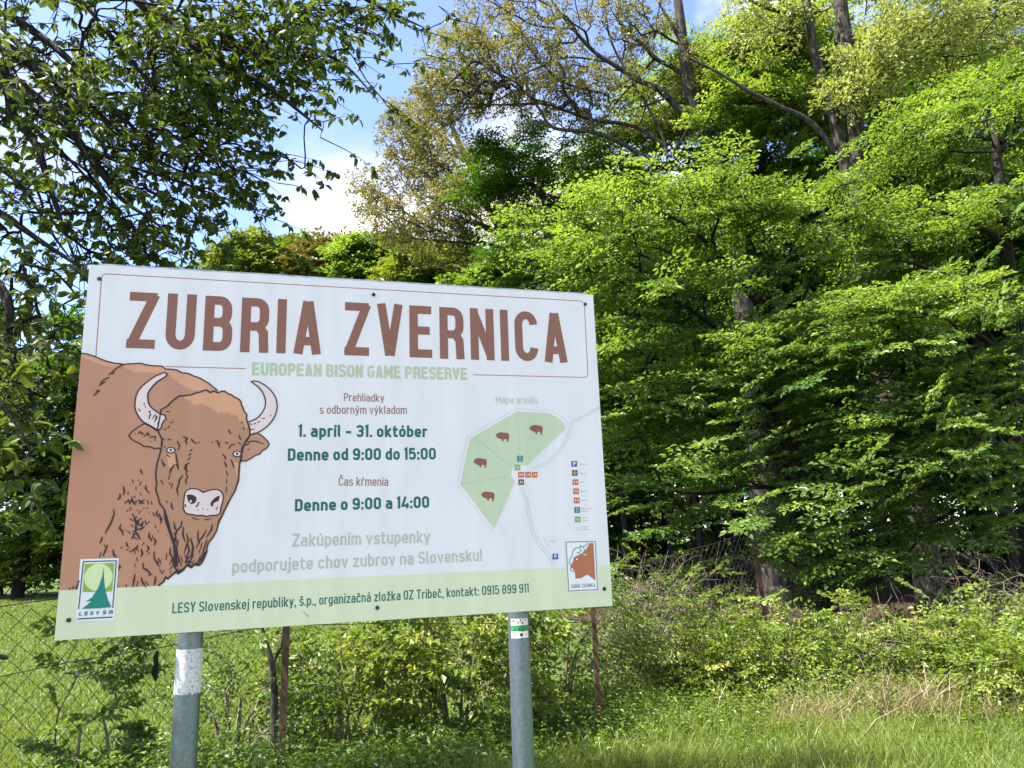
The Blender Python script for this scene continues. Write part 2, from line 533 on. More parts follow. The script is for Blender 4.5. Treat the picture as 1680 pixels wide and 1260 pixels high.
def line(Y, pts, r0, r1):
    """polyline from pixels; each pt (px, py[, Y]); radii fall from r0 to r1"""
    k = len(pts)
    out = []
    for i, q in enumerate(pts):
        y = q[2] if len(q) > 2 else Y
        t = i / (k - 1)
        out.append((P(q[0], q[1], y), r0 * (1 - t) + r1 * t))
    return out

def trunk_to_ground(pts, Y, rbase, rtop):
    """first pt is near the ground; drop the base to z = 0"""
    ln = line(Y, pts, rbase, rtop)
    p0 = ln[0][0].copy(); b = p0.copy(); b[2] = -0.05
    return [(b, rbase * 1.5), (b + (p0 - b) * 0.25 + [0, 0, 0.12], rbase * 1.12)] + ln


# ------------------------------------------------------------------ ground
def ground_z(x, y):
    return 0.035 * np.sin(x * 0.9 + 1.3) * np.sin(y * 0.7) + 0.02 * np.sin(x * 2.3 + y * 1.9)

def ground_mat():
    m, t, b, out = mat_new('meadow_ground')
    tcn = t.nodes.new('ShaderNodeTexCoord')
    a = t.nodes.new('ShaderNodeTexNoise'); a.inputs['Scale'].default_value = 0.9; a.inputs['Detail'].default_value = 12; a.inputs['Roughness'].default_value = 0.75
    c = t.nodes.new('ShaderNodeTexNoise'); c.inputs['Scale'].default_value = 22; c.inputs['Detail'].default_value = 6
    r1 = t.nodes.new('ShaderNodeValToRGB')
    r1.color_ramp.elements[0].position = 0.35; r1.color_ramp.elements[1].position = 0.65
    r1.color_ramp.elements[0].color = (0.047, 0.083, 0.018, 1); r1.color_ramp.elements[1].color = (0.098, 0.137, 0.035, 1)
    r2 = t.nodes.new('ShaderNodeValToRGB')
    r2.color_ramp.elements[0].position = 0.3; r2.color_ramp.elements[1].position = 0.7
    r2.color_ramp.elements[0].color = (0.45, 0.5, 0.4, 1); r2.color_ramp.elements[1].color = (1.25, 1.2, 1.1, 1)
    mu = t.nodes.new('ShaderNodeMix'); mu.data_type = 'RGBA'; mu.blend_type = 'MULTIPLY'; mu.inputs['Factor'].default_value = 1
    t.links.new(tcn.outputs['Object'], a.inputs['Vector']); t.links.new(tcn.outputs['Object'], c.inputs['Vector'])
    t.links.new(a.outputs['Fac'], r1.inputs['Fac']); t.links.new(c.outputs['Fac'], r2.inputs['Fac'])
    t.links.new(r1.outputs['Color'], mu.inputs['A']); t.links.new(r2.outputs['Color'], mu.inputs['B'])
    t.links.new(mu.outputs['Result'], b.inputs['Base Color'])
    bm = t.nodes.new('ShaderNodeBump'); bm.inputs['Strength'].default_value = 1; bm.inputs['Distance'].default_value = 0.04
    t.links.new(c.outputs['Fac'], bm.inputs['Height']); t.links.new(bm.outputs['Normal'], b.inputs['Normal'])
    b.inputs['Roughness'].default_value = 0.95; b.inputs['Specular IOR Level'].default_value = 0.1
    return m

def grid_axis(lo, hi, fine_lo, fine_hi, step):
    return np.concatenate([np.linspace(lo, fine_lo, 10)[:-1], np.arange(fine_lo, fine_hi, step), np.linspace(fine_hi, hi, 12)])
gx = grid_axis(-400, 400, -16, 24, 0.4); gy = grid_axis(-200, 600, -4, 36, 0.4)
GX, GY = np.meshgrid(gx, gy, indexing='ij')
GZ = np.where((np.abs(GX) < 24) & (GY < 36) & (GY > -4), ground_z(GX, GY), 0)
ny = len(gy)
ii, jj = np.meshgrid(np.arange(len(gx) - 1), np.arange(ny - 1), indexing='ij')
q = (ii * ny + jj).ravel()
ground = mesh_obj('meadow_ground', np.stack([GX, GY, GZ], -1).reshape(-1, 3), np.stack([q, q + ny, q + ny + 1, q + 1], 1), ground_mat(), smooth=True)
tag(ground, 'open green meadow and verge under the sign', None, None, 'structure')

fx_ = np.linspace(1.2, 60, 90); fy_ = np.linspace(8.6, 60, 80)
FX, FY = np.meshgrid(fx_, fy_, indexing='ij')
FX = FX + np.where(fx_[:, None] < 3, 0.5 * np.sin(FY * 1.1), 0)
FZ = ground_z(FX, FY) + 0.03 + 0.03 * np.sin(FX * 3.1) * np.sin(FY * 2.7)
ii, jj = np.meshgrid(np.arange(89), np.arange(79), indexing='ij'); q = (ii * 80 + jj).ravel()
floor_ = mesh_obj('woodland_floor', np.stack([FX, FY, FZ], -1).reshape(-1, 3), np.stack([q, q + 80, q + 81, q + 1], 1),
                  noise_mat('leaf_litter', (0.02, 0.014, 0.009), (0.065, 0.046, 0.028), 9, 0.95, 0, 0.1, 0.8), smooth=True)
tag(floor_, 'brown leaf litter of the wood floor', None, None, 'structure')

# ------------------------------------------------------------------ the information board
SC = 0.88
PLN = np.array([0.27479711, -0.96150224, 0.0])        # normal of the board, towards the viewer
PTL = EYE + np.array([-1.93588817, 3.17419661, 1.33850963]) * SC
UX = np.array([0.96150224, 0.27479711, 0.0]); UZ = np.array([0, 0, 1.0])
BW, BH = 2.5 * SC, 2.5 * SC * 0.66302512
def uv(px, py):
    """pixel of the photograph -> metres on the board, u right, v up from its top left corner"""
    r = CR @ np.array([px - 840.0, -(py - 630.0), FOC])
    p = EYE + r * (((PTL - EYE) @ PLN) / (r @ PLN)) - PTL
    return np.array([p @ UX, p[2]])
def board(u, v, off):
    return PTL + UX * u + UZ * v + PLN * off
def uvs(pts): return np.array([uv(*p) for p in pts])

ILL = lin((214, 230, 244)) / 0.80                       # how a white of 0.80 shows under this sky
def ink(rgb): return tuple(np.clip(lin(rgb) / ILL, 0.004, 0.84))

_inks = {}
def ink_mat(rgb, name=None):
    if rgb in _inks: return _inks[rgb]
    m, t, b, out = mat_new(name or 'print_ink')
    c = ink(rgb)
    tcn = t.nodes.new('ShaderNodeTexCoord')
    nz = t.nodes.new('ShaderNodeTexNoise'); nz.inputs['Scale'].default_value = 3.5; nz.inputs['Detail'].default_value = 8
    mpn = t.nodes.new('ShaderNodeMapping'); mpn.inputs['Scale'].default_value = (4, 4, 0.7)
    t.links.new(tcn.outputs['Object'], mpn.inputs['Vector'])
    rp = t.nodes.new('ShaderNodeValToRGB')
    rp.color_ramp.elements[0].position = 0.3; rp.color_ramp.elements[1].position = 0.7
    rp.color_ramp.elements[0].color = (*(np.array(c) * 0.94), 1); rp.color_ramp.elements[1].color = (*np.minimum(np.array(c) * 1.03, 0.86), 1)
    t.links.new(mpn.outputs['Vector'], nz.inputs['Vector']); t.links.new(nz.outputs['Fac'], rp.inputs['Fac'])
    t.links.new(rp.outputs['Color'], b.inputs['Base Color'])
    b.inputs['Roughness'].default_value = 0.42
    b.inputs['Specular IOR Level'].default_value = 0.25
    _inks[rgb] = m
    return m

class Flat:
    """flat print on the board: polygons and ribbons, each a hair above the last"""
    def __init__(s, off): s.V = []; s.T = []; s.n = 0; s.off = off; s.k = 0
    def _put(s, pts2, tris, off):
        of = np.broadcast_to(off, (len(pts2),))
        s.V.append(np.array([board(p_[0], p_[1], o_) for p_, o_ in zip(pts2, of)]))
        s.T.append(np.asarray(tris) + s.n); s.n += len(pts2)
    def lift(s):
        s.k += 1
        return s.off + (s.k % 8) * 5e-5
    def poly(s, pts):
        pts = np.asarray(pts, float)
        tr = tessellate_polygon([[Vector((a, b, 0)) for a, b in pts]])
        tr = [t if ((pts[t[1]][0] - pts[t[0]][0]) * (pts[t[2]][1] - pts[t[0]][1]) - (pts[t[2]][0] - pts[t[0]][0]) * (pts[t[1]][1] - pts[t[0]][1])) > 0 else (t[0], t[2], t[1]) for t in tr]
        s._put(pts, tr, s.lift())
    def ribbon(s, pts, w, closed=False):
        p = np.asarray(pts, float)
        keep = [0] + [i for i in range(1, len(p)) if np.linalg.norm(p[i] - p[i - 1]) > 1e-6]
        p = p[keep]
        if closed and np.linalg.norm(p[0] - p[-1]) < 1e-6: p = p[:-1]
        k = len(p)
        if k < 2: return
        w = np.broadcast_to(np.asarray(w, float), (k,)) if np.ndim(w) == 0 else np.interp(np.linspace(0, 1, k), np.linspace(0, 1, len(w)), w)
        if closed:
            dn = unit(np.roll(p, -1, 0) - p); dp = unit(p - np.roll(p, 1, 0))
        else:
            e = unit(p[1:] - p[:-1]); dn = np.vstack([e, e[-1:]]); dp = np.vstack([e[:1], e])
        n1_ = np.stack([-dn[:, 1], dn[:, 0]], 1); n0_ = np.stack([-dp[:, 1], dp[:, 0]], 1)
        mt = unit(n1_ + n0_); c = np.maximum((mt * n1_).sum(1), 0.45)
        o = mt * (w / 2 / c)[:, None]
        V = np.vstack([p + o, p - o])
        tris = []
        for i in range(k if closed else k - 1):
            j = (i + 1) % k
            tris += [(i, i + k, j + k), (i, j + k, j)]
        s._put(V, tris, s.lift() + np.tile(np.arange(k) / k * 4e-5, 2))
    def obj(s, name, mat, parent, label=None):
        o = mesh_obj(name, np.concatenate(s.V), np.concatenate(s.T), mat, parent)
        return tag(o, label)

# ---- a monoline alphabet: strokes as centre lines with rounded corners
def rnd(pts, closed=False, seg=6):
    out = []; k = len(pts)
    for i, p in enumerate(pts):
        x, y = p[0], p[1]; r = p[2] if len(p) > 2 else 0
        if r <= 0 or (not closed and i in (0, k - 1)):
            out.append((x, y)); continue
        a = np.array(pts[i - 1][:2], float); b = np.array(pts[(i + 1) % k][:2], float); c = np.array([x, y], float)
        da, db = a - c, b - c; la, lb = np.linalg.norm(da), np.linalg.norm(db)
        rr = min(r, la * 0.5 if (len(pts[i - 1]) > 2 and pts[i - 1][2] > 0) else la, lb * 0.5 if (len(pts[(i + 1) % k]) > 2 and pts[(i + 1) % k][2] > 0) else lb)
        da /= la; db /= lb
        A, B = c + da * rr, c + db * rr
        for t in np.linspace(0, 1, seg):
            # quarter-circle-like corner
            u_, v_ = math.cos(t * math.pi / 2), math.sin(t * math.pi / 2)
            out.append(tuple(c + (A - c) * (1 - v_) + (B - c) * (1 - u_)))
    return out

ACC = {'á': 'a´', 'é': 'e´', 'í': 'ı´', 'ó': 'o´', 'ú': 'u´', 'ý': 'y´', 'ŕ': 'r´', 'č': 'cˇ', 'š': 'sˇ', 'ž': 'zˇ', 'Č': 'Cˇ'}
def glyph(ch, w):
    """returns (strokes, advance width); stroke = (points, closed)"""
    h = w / 2; X = 0.735; D = -0.22
    W = 0.30 + w * 1.15          # outer width of round lower-case letters
    C = 0.34 + w * 1.2           # outer width of capitals
    l, r, t, b = h, W - h, X - h, h
    R = 0.19
    cl, crt, ct = h, C - h, 1 - h
    m = 0.5
    S = []
    def o(*p): S.append((rnd(list(p)), False))
    def c(*p): S.append((rnd(list(p), True), True))
    adv = W
    if ch in ACC:
        st, adv = glyph(ACC[ch][0], w)
        S = list(st); top = (1.0 if ACC[ch][0].isupper() else X)
        cx = adv / 2
        if ACC[ch][1] == '´': S.append(([(cx - 0.03, top + 0.07), (cx + 0.09, top + 0.24)], False))
        else: S.append(([(cx - 0.12, top + 0.22), (cx, top + 0.09), (cx + 0.12, top + 0.22)], False))
        return S, adv
    if ch == ' ': return [], 0.17
    if ch == 'Z': o((0, ct), (C - .02, ct)); o((crt + h * .25, 1 - h * .5), (cl - h * .1, h * .5)); o((0, b), (C - .01, b)); return S, C
    if ch == 'U': o((cl, 1), (cl, b, R), (crt, b, R), (crt, 1)); return S, C
    if ch == 'B': c((cl, ct), (crt - .02, ct, R * .8), (crt - .02, m + .02, R * .8), (cl, m + .02)); c((cl, m + .02), (crt, m + .02, R * .8), (crt, b, R * .8), (cl, b)); return S, C
    if ch == 'R': o((cl, 0), (cl, ct), (crt, ct, R * .8), (crt, m - .03, R * .8), (cl, m - .03)); o((crt - .10, m - .03), (crt - .01, m - .14), (crt + .01, 0)); return S, C
    if ch == 'P': o((cl, 0), (cl, ct), (crt, ct, R * .9), (crt, m - .05, R * .9), (cl, m - .05)); return S, C
    if ch == 'I': o((cl, 0), (cl, 1)); return S, w
    if ch == 'A': o((h * .9, 0), (C * .5 - h * .15, 1 - h * .2), ); o((C - h * .9, 0), (C * .5 + h * .15, 1 - h * .2)); o((cl + .05, .24), (crt - .05, .24)); return S, C
    if ch == 'V': o((h * .9, 1), (C * .5 - h * .1, h * .3)); o((C - h * .9, 1), (C * .5 + h * .1, h * .3)); return S, C
    if ch == 'Y': o((h * .8, 1), (C * .5, .42)); o((C - h * .8, 1), (C * .5, .42)); o((C * .5, .46), (C * .5, 0)); return S, C
    if ch == 'E': o((C - .05, ct), (cl, ct), (cl, b), (C - .04, b)); o((cl, m + .02), (C - .09, m + .02)); return S, C - .03
    if ch == 'L': o((cl, 1), (cl, b), (C - .05, b)); return S, C - .06
    if ch == 'T': o((0, ct), (C, ct)); o((C / 2, ct), (C / 2, 0)); return S, C
    if ch == 'N': o((cl, 0), (cl, 1)); o((crt, 0), (crt, 1)); o((cl, 1 - h), (crt, h)); return S, C
    if ch == 'M':
        C2 = C + .12; o((cl, 0), (cl, 1)); o((C2 - h, 0), (C2 - h, 1)); o((cl, 1 - h), (C2 / 2, .35), (C2 - h, 1 - h)); return S, C2
    if ch in 'O0': c((cl, ct, R), (crt, ct, R), (crt, b, R), (cl, b, R)); return S, C
    if ch == 'C': o((crt, 1 - .27), (crt, ct, R), (cl, ct, R), (cl, b, R), (crt, b, R), (crt, .27)); return S, C
    if ch == 'G': o((crt, 1 - .25), (crt, ct, R), (cl, ct, R), (cl, b, R), (crt, b, R), (crt, m - .02), (C * .5, m - .02)); return S, C
    if ch == 'D': c((cl, ct), (crt, ct, R), (crt, b, R), (cl, b)); return S, C
    if ch == 'S': o((crt, 1 - .25), (crt, ct, R), (cl, ct, R), (cl, m + .12, R * .5), (cl + .06, m + .04, .05), (crt - .06, m - .04, .05), (crt, m - .12, R * .5), (crt, b, R), (cl, b, R), (cl, .25)); return S, C
    if ch == '1': o((0.02, 1 - .17), (.17, 1 - h * .7), (.17, 0)); return S, .17 + h
    if ch == '3': o((cl, 1 - .24), (cl, ct, R), (crt, ct, R), (crt, m + .02, R * .7), (cl + .1, m + .02)); o((cl + .12, m + .02), (crt, m + .02, R * .7), (crt, b, R), (cl, b, R), (cl, .24)); return S, C
    if ch == '4': o((C * .55, 1), (h * .8, .24), (C, .24)); o((crt - .03, .45), (crt - .03, 0)); return S, C
    if ch == '5': o((crt, ct), (cl + .02, ct), (cl, m + .04), (cl + .04, m + .10, .06), (crt, m + .10, R), (crt, b, R), (cl, b, R), (cl, .24)); return S, C
    if ch == '8': c((cl + .015, ct, R), (crt - .015, ct, R), (crt - .015, m + .02, R * .8), (cl + .015, m + .02, R * .8)); c((cl, m + .02, R * .8), (crt, m + .02, R * .8), (crt, b, R), (cl, b, R)); return S, C
    if ch == '9': c((cl, ct, R), (crt, ct, R), (crt, m - .06, R), (cl, m - .06, R)); o((crt, ct - .2), (crt, b, R), (cl, b, R), (cl, .24)); return S, C
    if ch == 'a': o((l + .01, X - .17), (l + .02, t, R * .8), (r, t, R), (r, 0)); c((r, X * .56), (l, X * .56, R * .6), (l, b, R * .6), (r, b, .08)); return S, W
    if ch == 'b': o((l, 0), (l, 1)); o((l, t), (r, t, R), (r, b, R), (l, b)); return S, W
    if ch == 'd': o((r, 0), (r, 1)); o((r, t), (l, t, R), (l, b, R), (r, b)); return S, W
    if ch == 'p': o((l, D), (l, X)); o((l, t), (r, t, R), (r, b, R), (l, b)); return S, W
    if ch == 'c': o((r, X - .21), (r, t, R), (l, t, R), (l, b, R), (r, b, R), (r, .21)); return S, W - .01
    if ch == 'e': o((l, X * .47), (r, X * .47), (r, t, R), (l, t, R), (l, b, R), (r - .02, b, R * .8), (r, .17)); return S, W
    if ch == 'g': o((r, b), (l, b, R), (l, t, R), (r, t)); o((r, X), (r, D + h, R), (l + .01, D + h, R * .5), (l + .01, D + .10)); return S, W
    if ch == 'h': o((l, 0), (l, 1)); o((l, t), (r, t, R), (r, 0)); return S, W
    if ch == 'i': o((l, 0), (l, X)); o((l, .84), (l, .84 + w * 1.05)); return S, w
    if ch == 'ı': o((l, 0), (l, X)); return S, w
    if ch == 'j': o((l + .03, X), (l + .03, D + h, .12), (-.04, D + h)); o((l + .03, .84), (l + .03, .84 + w * 1.05)); return S, w + .03
    if ch == 'k': o((l, 0), (l, 1)); o((l, .26), (W - h * .6, X)); o((l + .10, .38), (W - h * .6, 0)); return S, W
    if ch == 'l': o((l, 1), (l, b, .10), (l + .11, b)); return S, w + .05
    if ch == 'm':
        g = r - l - .03
        o((l, 0), (l, X)); o((l, t), (l + g, t, R * .9), (l + g, 0)); o((l + g, t), (l + 2 * g, t, R * .9), (l + 2 * g, 0)); return S, 2 * g + w
    if ch == 'n': o((l, 0), (l, X)); o((l, t), (r, t, R), (r, 0)); return S, W
    if ch == 'o': c((l, t, R), (r, t, R), (r, b, R), (l, b, R)); return S, W
    if ch == 'r': o((l, 0), (l, X)); o((l, t - .04), (l + .06, t, .06), (W * .72, t)); return S, W * .72
    if ch == 's': o((r - .01, X - .18), (r - .02, t, R * .8), (l, t, R * .8), (l, X * .54, R * .5), (r, X * .46, R * .5), (r, b, R * .8), (l + .01, b, R * .8), (l, .18)); return S, W - .02
    if ch == 't': o((l + .05, .93), (l + .05, b, .12), (W * .75, b)); o((0, t), (W * .75, t)); return S, W * .76
    if ch == 'u': o((l, X), (l, b, R), (r, b)); o((r, X), (r, 0)); return S, W
    if ch == 'v': o((h * .7, X), (W / 2, h * .5), (W - h * .7, X)); return S, W
    if ch == 'y': o((h * .7, X), (W / 2, h * .8)); o((W - h * .7, X), (W / 2 - .05, D + .08, .06), (W / 2 - .16, D + h)); return S, W
    if ch == 'z': o((.01, t), (W - .02, t)); o((r, X - h * .6), (l, h * .6)); o((0, b), (W - .02, b)); return S, W - .02
    if ch == ':': o((l, .0), (l, w * 1.05)); o((l, .46), (l, .46 + w * 1.05)); return S, w
    if ch == '.': o((l, .0), (l, w * 1.05)); return S, w
    if ch == ',': o((l + .02, w), (l - .03, -.13)); return S, w
    if ch == '!': o((l, .0), (l, w * 1.05)); o((l, .28), (l, 1)); return S, w
    if ch == '–': o((0.03, .40), (.42, .40)); return S, .45
    return [], 0.2

def text(fl, s, pl, pr, ptop, w, track=0.10, shear=0.0, space=None):
    """text fitted between two baseline pixels; ptop is a pixel at capital height above the start"""
    a, b_, c = uv(*pl), uv(*pr), uv(*ptop)
    e = unit(b_ - a); n = np.array([-e[1], e[0]])
    H = float((c - a) @ n)
    lay, x = [], 0.0
    for ch in s:
        if ch == ' ' and space: x += space; continue
        st, adv = glyph(ch, w)
        lay.append((x, st)); x += adv + track
    x -= track
    k = np.linalg.norm(b_ - a) / (x * H)
    for x0, st in lay:
        for pts, closed in st:
            q = [a + e * ((x0 + p[0]) * H * k + p[1] * H * shear) + n * p[1] * H for p in pts]
            fl.ribbon(q, w * H * (0.5 + 0.5 * k), closed)

root_xy = board(BW * 0.5, 0, -0.1)
sign = empty('information_board', (root_xy[0], root_xy[1], 0.0),
             'large printed bison preserve board on two galvanised steel posts', 'sign')

def box_between(c0, ax, sx, ay, sy, az, sz, bev=0.0):
    """box as 8 points, 6 quads: corner c0 and three edge vectors"""
    V = [c0 + ax * sx * i + ay * sy * j + az * sz * k for k in (0, 1) for j in (0, 1) for i in (0, 1)]
    F = [(0, 2, 3, 1), (4, 5, 7, 6), (0, 1, 5, 4), (2, 6, 7, 3), (0, 4, 6, 2), (1, 3, 7, 5)]
    if np.cross(ax, ay) @ az < 0: F = [f[::-1] for f in F]
    return np.array(V), np.array(F)

M_PANEL = ink_mat((232, 227, 240), 'board_white')
V, F = box_between(board(0, -BH, -0.006), UX, BW, PLN, 0.006, UZ, BH)
panel = mesh_obj('panel', V, F, M_PANEL, sign)
M_STEEL = noise_mat('galvanised_steel', (0.17, 0.205, 0.25), (0.25, 0.29, 0.345), 70, 0.4, 0.8, 0.5, 0.08, 0.3, 0.7)
M_RAIL = noise_mat('rail_aluminium', (0.25, 0.27, 0.28), (0.40, 0.42, 0.43), 20, 0.5, 0.6)
for v in (-0.028, -BH * 0.5 - 0.02, -BH + 0.06):
    V, F = box_between(board(0.03, v, -0.0335), UX, BW - 0.06, PLN, 0.0273, UZ, 0.038)
    mesh_obj('rail', V, F, M_RAIL, sign)

# printed band, picture and lettering: children of the panel
O1, O2, O3, O4 = 0.0002, 0.0005, 0.0008, 0.0011
yl = uv(97.5, 968.5)[1]; yr = uv(1002.0, 927.5)[1]
fl = Flat(O2); fl.poly([(0.0, -BH), (BW, -BH), (BW, yr), (0.0, yl)])
fl.obj('green_band', ink_mat((206, 223, 198)), panel, 'pale green band along the foot of the board')

BROWN = (183, 139, 118)
body_top = [(133, 579.5), (144, 581), (156, 585.2), (165, 589), (174, 592.4), (188, 596), (196, 596.6), (203.5, 598), (210, 597), (217, 596.9), (229.7, 595.8), (240, 598.5),
            (248.7, 599.8), (266, 600.8), (272.5, 605.6), (283, 606), (291.6, 607.5), (298, 611.4), (309, 612.7), (318, 617), (328, 620.2), (334, 624), (341.6, 628), (350, 635), (357.5, 641)]
body = body_top + [(398, 690), (396, 740), (393, 790), (360, 860), (342, 892), (336, 915), (326, 926), (309, 928), (292.3, 940.7), (282.7, 942.6), (275.7, 949), (272.2, 946.6), (268.7, 954), (260, 961)]
fl = Flat(O1)
bl = uvs(body); bl[0][0] = 0.0
pts = list(bl) + [np.array([0.0, yl])]
fl.poly(pts)
bison = fl.obj('bison_picture', ink_mat(BROWN), sign, 'printed drawing of a brown bison with pale horns')

def hi_edge(pts, amp, n, r):
    """zigzag along a pixel polyline, for the furry edges of the light patches"""
    p = np.array(pts, float); d = np.cumsum(np.r_[0, np.linalg.norm(np.diff(p, axis=0), axis=1)])
    t = np.linspace(0, d[-1], n); q = np.stack([np.interp(t, d, p[:, 0]), np.interp(t, d, p[:, 1])], 1)
    q[:, 1] += np.where(np.arange(n) % 2, 1, -1) * amp * r.uniform(0.3, 1, n); q[:, 0] += r.normal(0, amp * 0.4, n)
    return [tuple(x) for x in q]
rr_ = np.random.default_rng(11)
fl = Flat(O2)
low = hi_edge([(357, 641), (345, 641), (318, 641), (305, 636), (292, 627), (281, 618), (270, 609), (262, 612), (250, 612), (235, 611), (222, 610), (206, 605), (198, 601)], 1.6, 40, rr_)
fl.poly(uvs([p for p in body_top if p[0] >= 198][::1] + low[1:-1])); fl.obj('light_fur', ink_mat((208, 158, 132)), bison); fl = Flat(O2)
low = hi_edge([(196, 599), (185, 602), (172, 600), (158, 596), (150, 592), (140, 588), (134, 584)], 1.3, 14, rr_)
fl.poly(uvs([p for p in body_top if p[0] <= 197] + low))
fl.obj('light_fur', ink_mat((208, 158, 132)), bison)

face = [(263.8, 676.8), (264.6, 672), (274.9, 666.5), (281.3, 659.4), (289, 653), (295.6, 649), (302, 649.5), (308.3, 648.3), (314, 648), (319.4, 645.4), (328.9, 643.4), (334, 641), (339.2, 640), (344.8, 644.3),
        (351, 641.6), (357.5, 644.6), (363.8, 641.9), (369, 642), (373.3, 645.4), (380, 648), (386, 652.2), (392, 655), (395.6, 659.4), (396, 664), (398.7, 668.9), (400, 674), (405, 680), (404.3, 688), (408.3, 697.5), (410.6, 705.4),
        (409.8, 715), (404, 722), (400.3, 729.2), (397, 735), (396.3, 742), (396.3, 756.2), (393.2, 759.4), (392, 772), (391.8, 784.4), (389, 795), (385.7, 805.4), (380, 815), (374.3, 824.6), (371, 832), (367.4, 838.6), (363, 848), (358.6, 856),
        (357, 865), (355.1, 871.7), (349, 882), (342, 891), (340, 898), (339.4, 905), (336, 914), (331.6, 922.4), (326.3, 927.6), (322, 924), (314, 930.2), (308.9, 925), (300, 934), (292.3, 938), (289.7, 934.6), (287, 931),
        (286.5, 919), (286.2, 908.4), (286, 898), (284.4, 889), (281, 880), (278.3, 871.7), (275, 862), (273, 854), (272, 845), (270.5, 836.8), (266, 831), (263.5, 828), (261, 822), (260, 815.9), (257, 808), (255.6, 802), (257.4, 793), (256, 785),
        (255.6, 777.5), (258, 760), (260.6, 752), (263, 743), (266.2, 727.6), (265.4, 719.7), (258.3, 706)]
fl = Flat(O3); fl.poly(uvs(face))
fl.obj('face', ink_mat((176, 137, 113)), bison)
fl = Flat(O4)
top_edge = [p for p in face if p[1] < 690 and 300 < p[0] < 409]
low = hi_edge([(407, 702), (400, 700), (394, 690), (388, 682), (376, 678), (364, 678), (355, 676), (350, 671), (340, 665), (330, 664), (320, 666), (312, 657), (303, 655)], 4.0, 44, rr_)
fl.poly(uvs(top_edge + low)); fl.obj('forehead_light', ink_mat((206, 160, 130)), bison)
fl = Flat(O4); fl.poly(uvs([(274, 744), (286, 744), (288, 756), (290, 765), (284, 763), (279, 772), (275, 760)])); fl.obj('cheek_light', ink_mat((206, 160, 130)), bison)
fl = Flat(O4); fl.poly(uvs([(383, 757), (393, 760), (391, 776), (389, 783), (386, 772)]))
fl.obj('cheek_light', ink_mat((206, 160, 130)), bison)

ear_l = [(237.6, 695), (231, 698), (225, 702.2), (217, 708), (211.4, 715), (216, 720), (221.7, 724.4), (229, 727), (236, 732.4), (246, 733), (255, 736.3), (260, 735), (264.6, 736.8), (265.4, 719.7), (259, 707.5), (249, 701)]
ear_r = [(409.8, 715), (416, 711), (422.5, 710.5), (430, 715), (436.8, 721.3), (440, 725), (441.6, 730), (436.8, 736), (431, 739), (425.7, 745), (419, 747), (413, 751.4), (403.5, 756.2), (394, 756.5), (400.3, 730.8), (405, 724)]
for e_ in (ear_l, ear_r):
    fl = Flat(O4 + 0.0004); fl.poly(uvs(e_)); fl.obj('ear', ink_mat((181, 140, 117)), bison)
horn_l = [(274, 613.3), (271, 611.6), (267.8, 612), (256.7, 616.5), (248, 622), (240.8, 627.6), (233, 634), (228, 640.3), (224, 648), (222.3, 656), (221.5, 667.3), (223, 674), (226.2, 681), (230.5, 687.5), (236, 692.7), (248.7, 699.5), (259.8, 706.2),
          (264.6, 702.2), (265.5, 697), (267.5, 693.6), (269, 690), (272.5, 688), (271, 681.6), (261.4, 678.4), (251.9, 672), (246.5, 667), (243.6, 661), (242.2, 650), (243.5, 644), (247, 638.3), (252, 632), (258.3, 626), (264, 622.5), (269.4, 619.7), (273, 616.5)]
horn_r = [(412.2, 626.2), (417, 625), (424, 626), (435.2, 632.4), (442, 638), (448, 645), (452, 652), (454.3, 660), (454.7, 668), (453.4, 676), (450, 685), (444.8, 692.7), (438, 700), (430.5, 705.4), (421.5, 710.5), (411, 713.5), (409.5, 706), (408, 699),
          (405.9, 692.7), (413, 690.5), (419.4, 687.6), (425.5, 683), (430.5, 676.6), (434, 670), (435.8, 663), (435.4, 656), (433.3, 648.6), (430, 642), (425.7, 636.6), (419, 631)]
for e_ in (horn_l, horn_r):
    fl = Flat(O4 + 0.0009); fl.poly(uvs(e_)); fl.obj('horn', ink_mat((218, 208, 217)), bison)
muz = [(312.4, 802), (307, 804.5), (303.6, 809), (302.6, 815), (301.9, 821), (300.7, 829), (301.3, 835), (303.6, 840), (307, 843), (315, 844), (324.6, 846), (331, 845.2), (338.5, 847), (347, 845.6), (354.3, 845.4), (358.5, 844), (361.2, 841.2), (362.3, 833), (364.8, 825), (366.5, 817.6),
       (366, 812), (363.9, 808), (360.5, 804.7), (356, 803.3), (350, 803), (343.8, 804.5), (338, 806.5), (333.3, 808), (329, 805), (324.6, 802.8), (318, 801.6)]
fl = Flat(O4 + 0.0009); fl.poly(uvs(muz))
fl.obj('muzzle', ink_mat((218, 208, 217)), bison)

def z1(pts): return [(90 + a / 6.3, 580 + b / 6.3) for a, b in pts]
def z2(pts): return [(240 + a / 6.3, 580 + b / 6.3) for a, b in pts]
def z3(pts): return [(150 + a / 5.728, 760 + b / 5.728) for a, b in pts]
fl = Flat(O4 + 0.0014)
PX = np.linalg.norm(uv(300, 750) - uv(301, 750))
def stk(pts, w=1.7, closed=False): fl.ribbon(uvs(pts), np.array(w) * PX * 1.3 if np.ndim(w) else w * PX * 1.25, closed)
stk([(133.5, 579.5)] + body_top[1:], 1.7); stk(face, 2.0, True); stk(ear_l, 1.7, True); stk(ear_r, 1.7, True); stk(horn_l, 1.8, True); stk(horn_r, 1.8, True); stk(muz, 1.6, True)
stk([(269.5, 836), (273, 852), (279, 872), (286, 893), (288, 912), (288.5, 930)], [2, 5, 3, 4, 3, 4, 6])
stk([(333, 921), (326.3, 927.6), (320, 926), (314, 931), (307, 927), (300, 936), (292.3, 941), (291, 936), (282.7, 943), (275.7, 949.5), (272.2, 947), (268.7, 954), (260, 961)], 2.4)
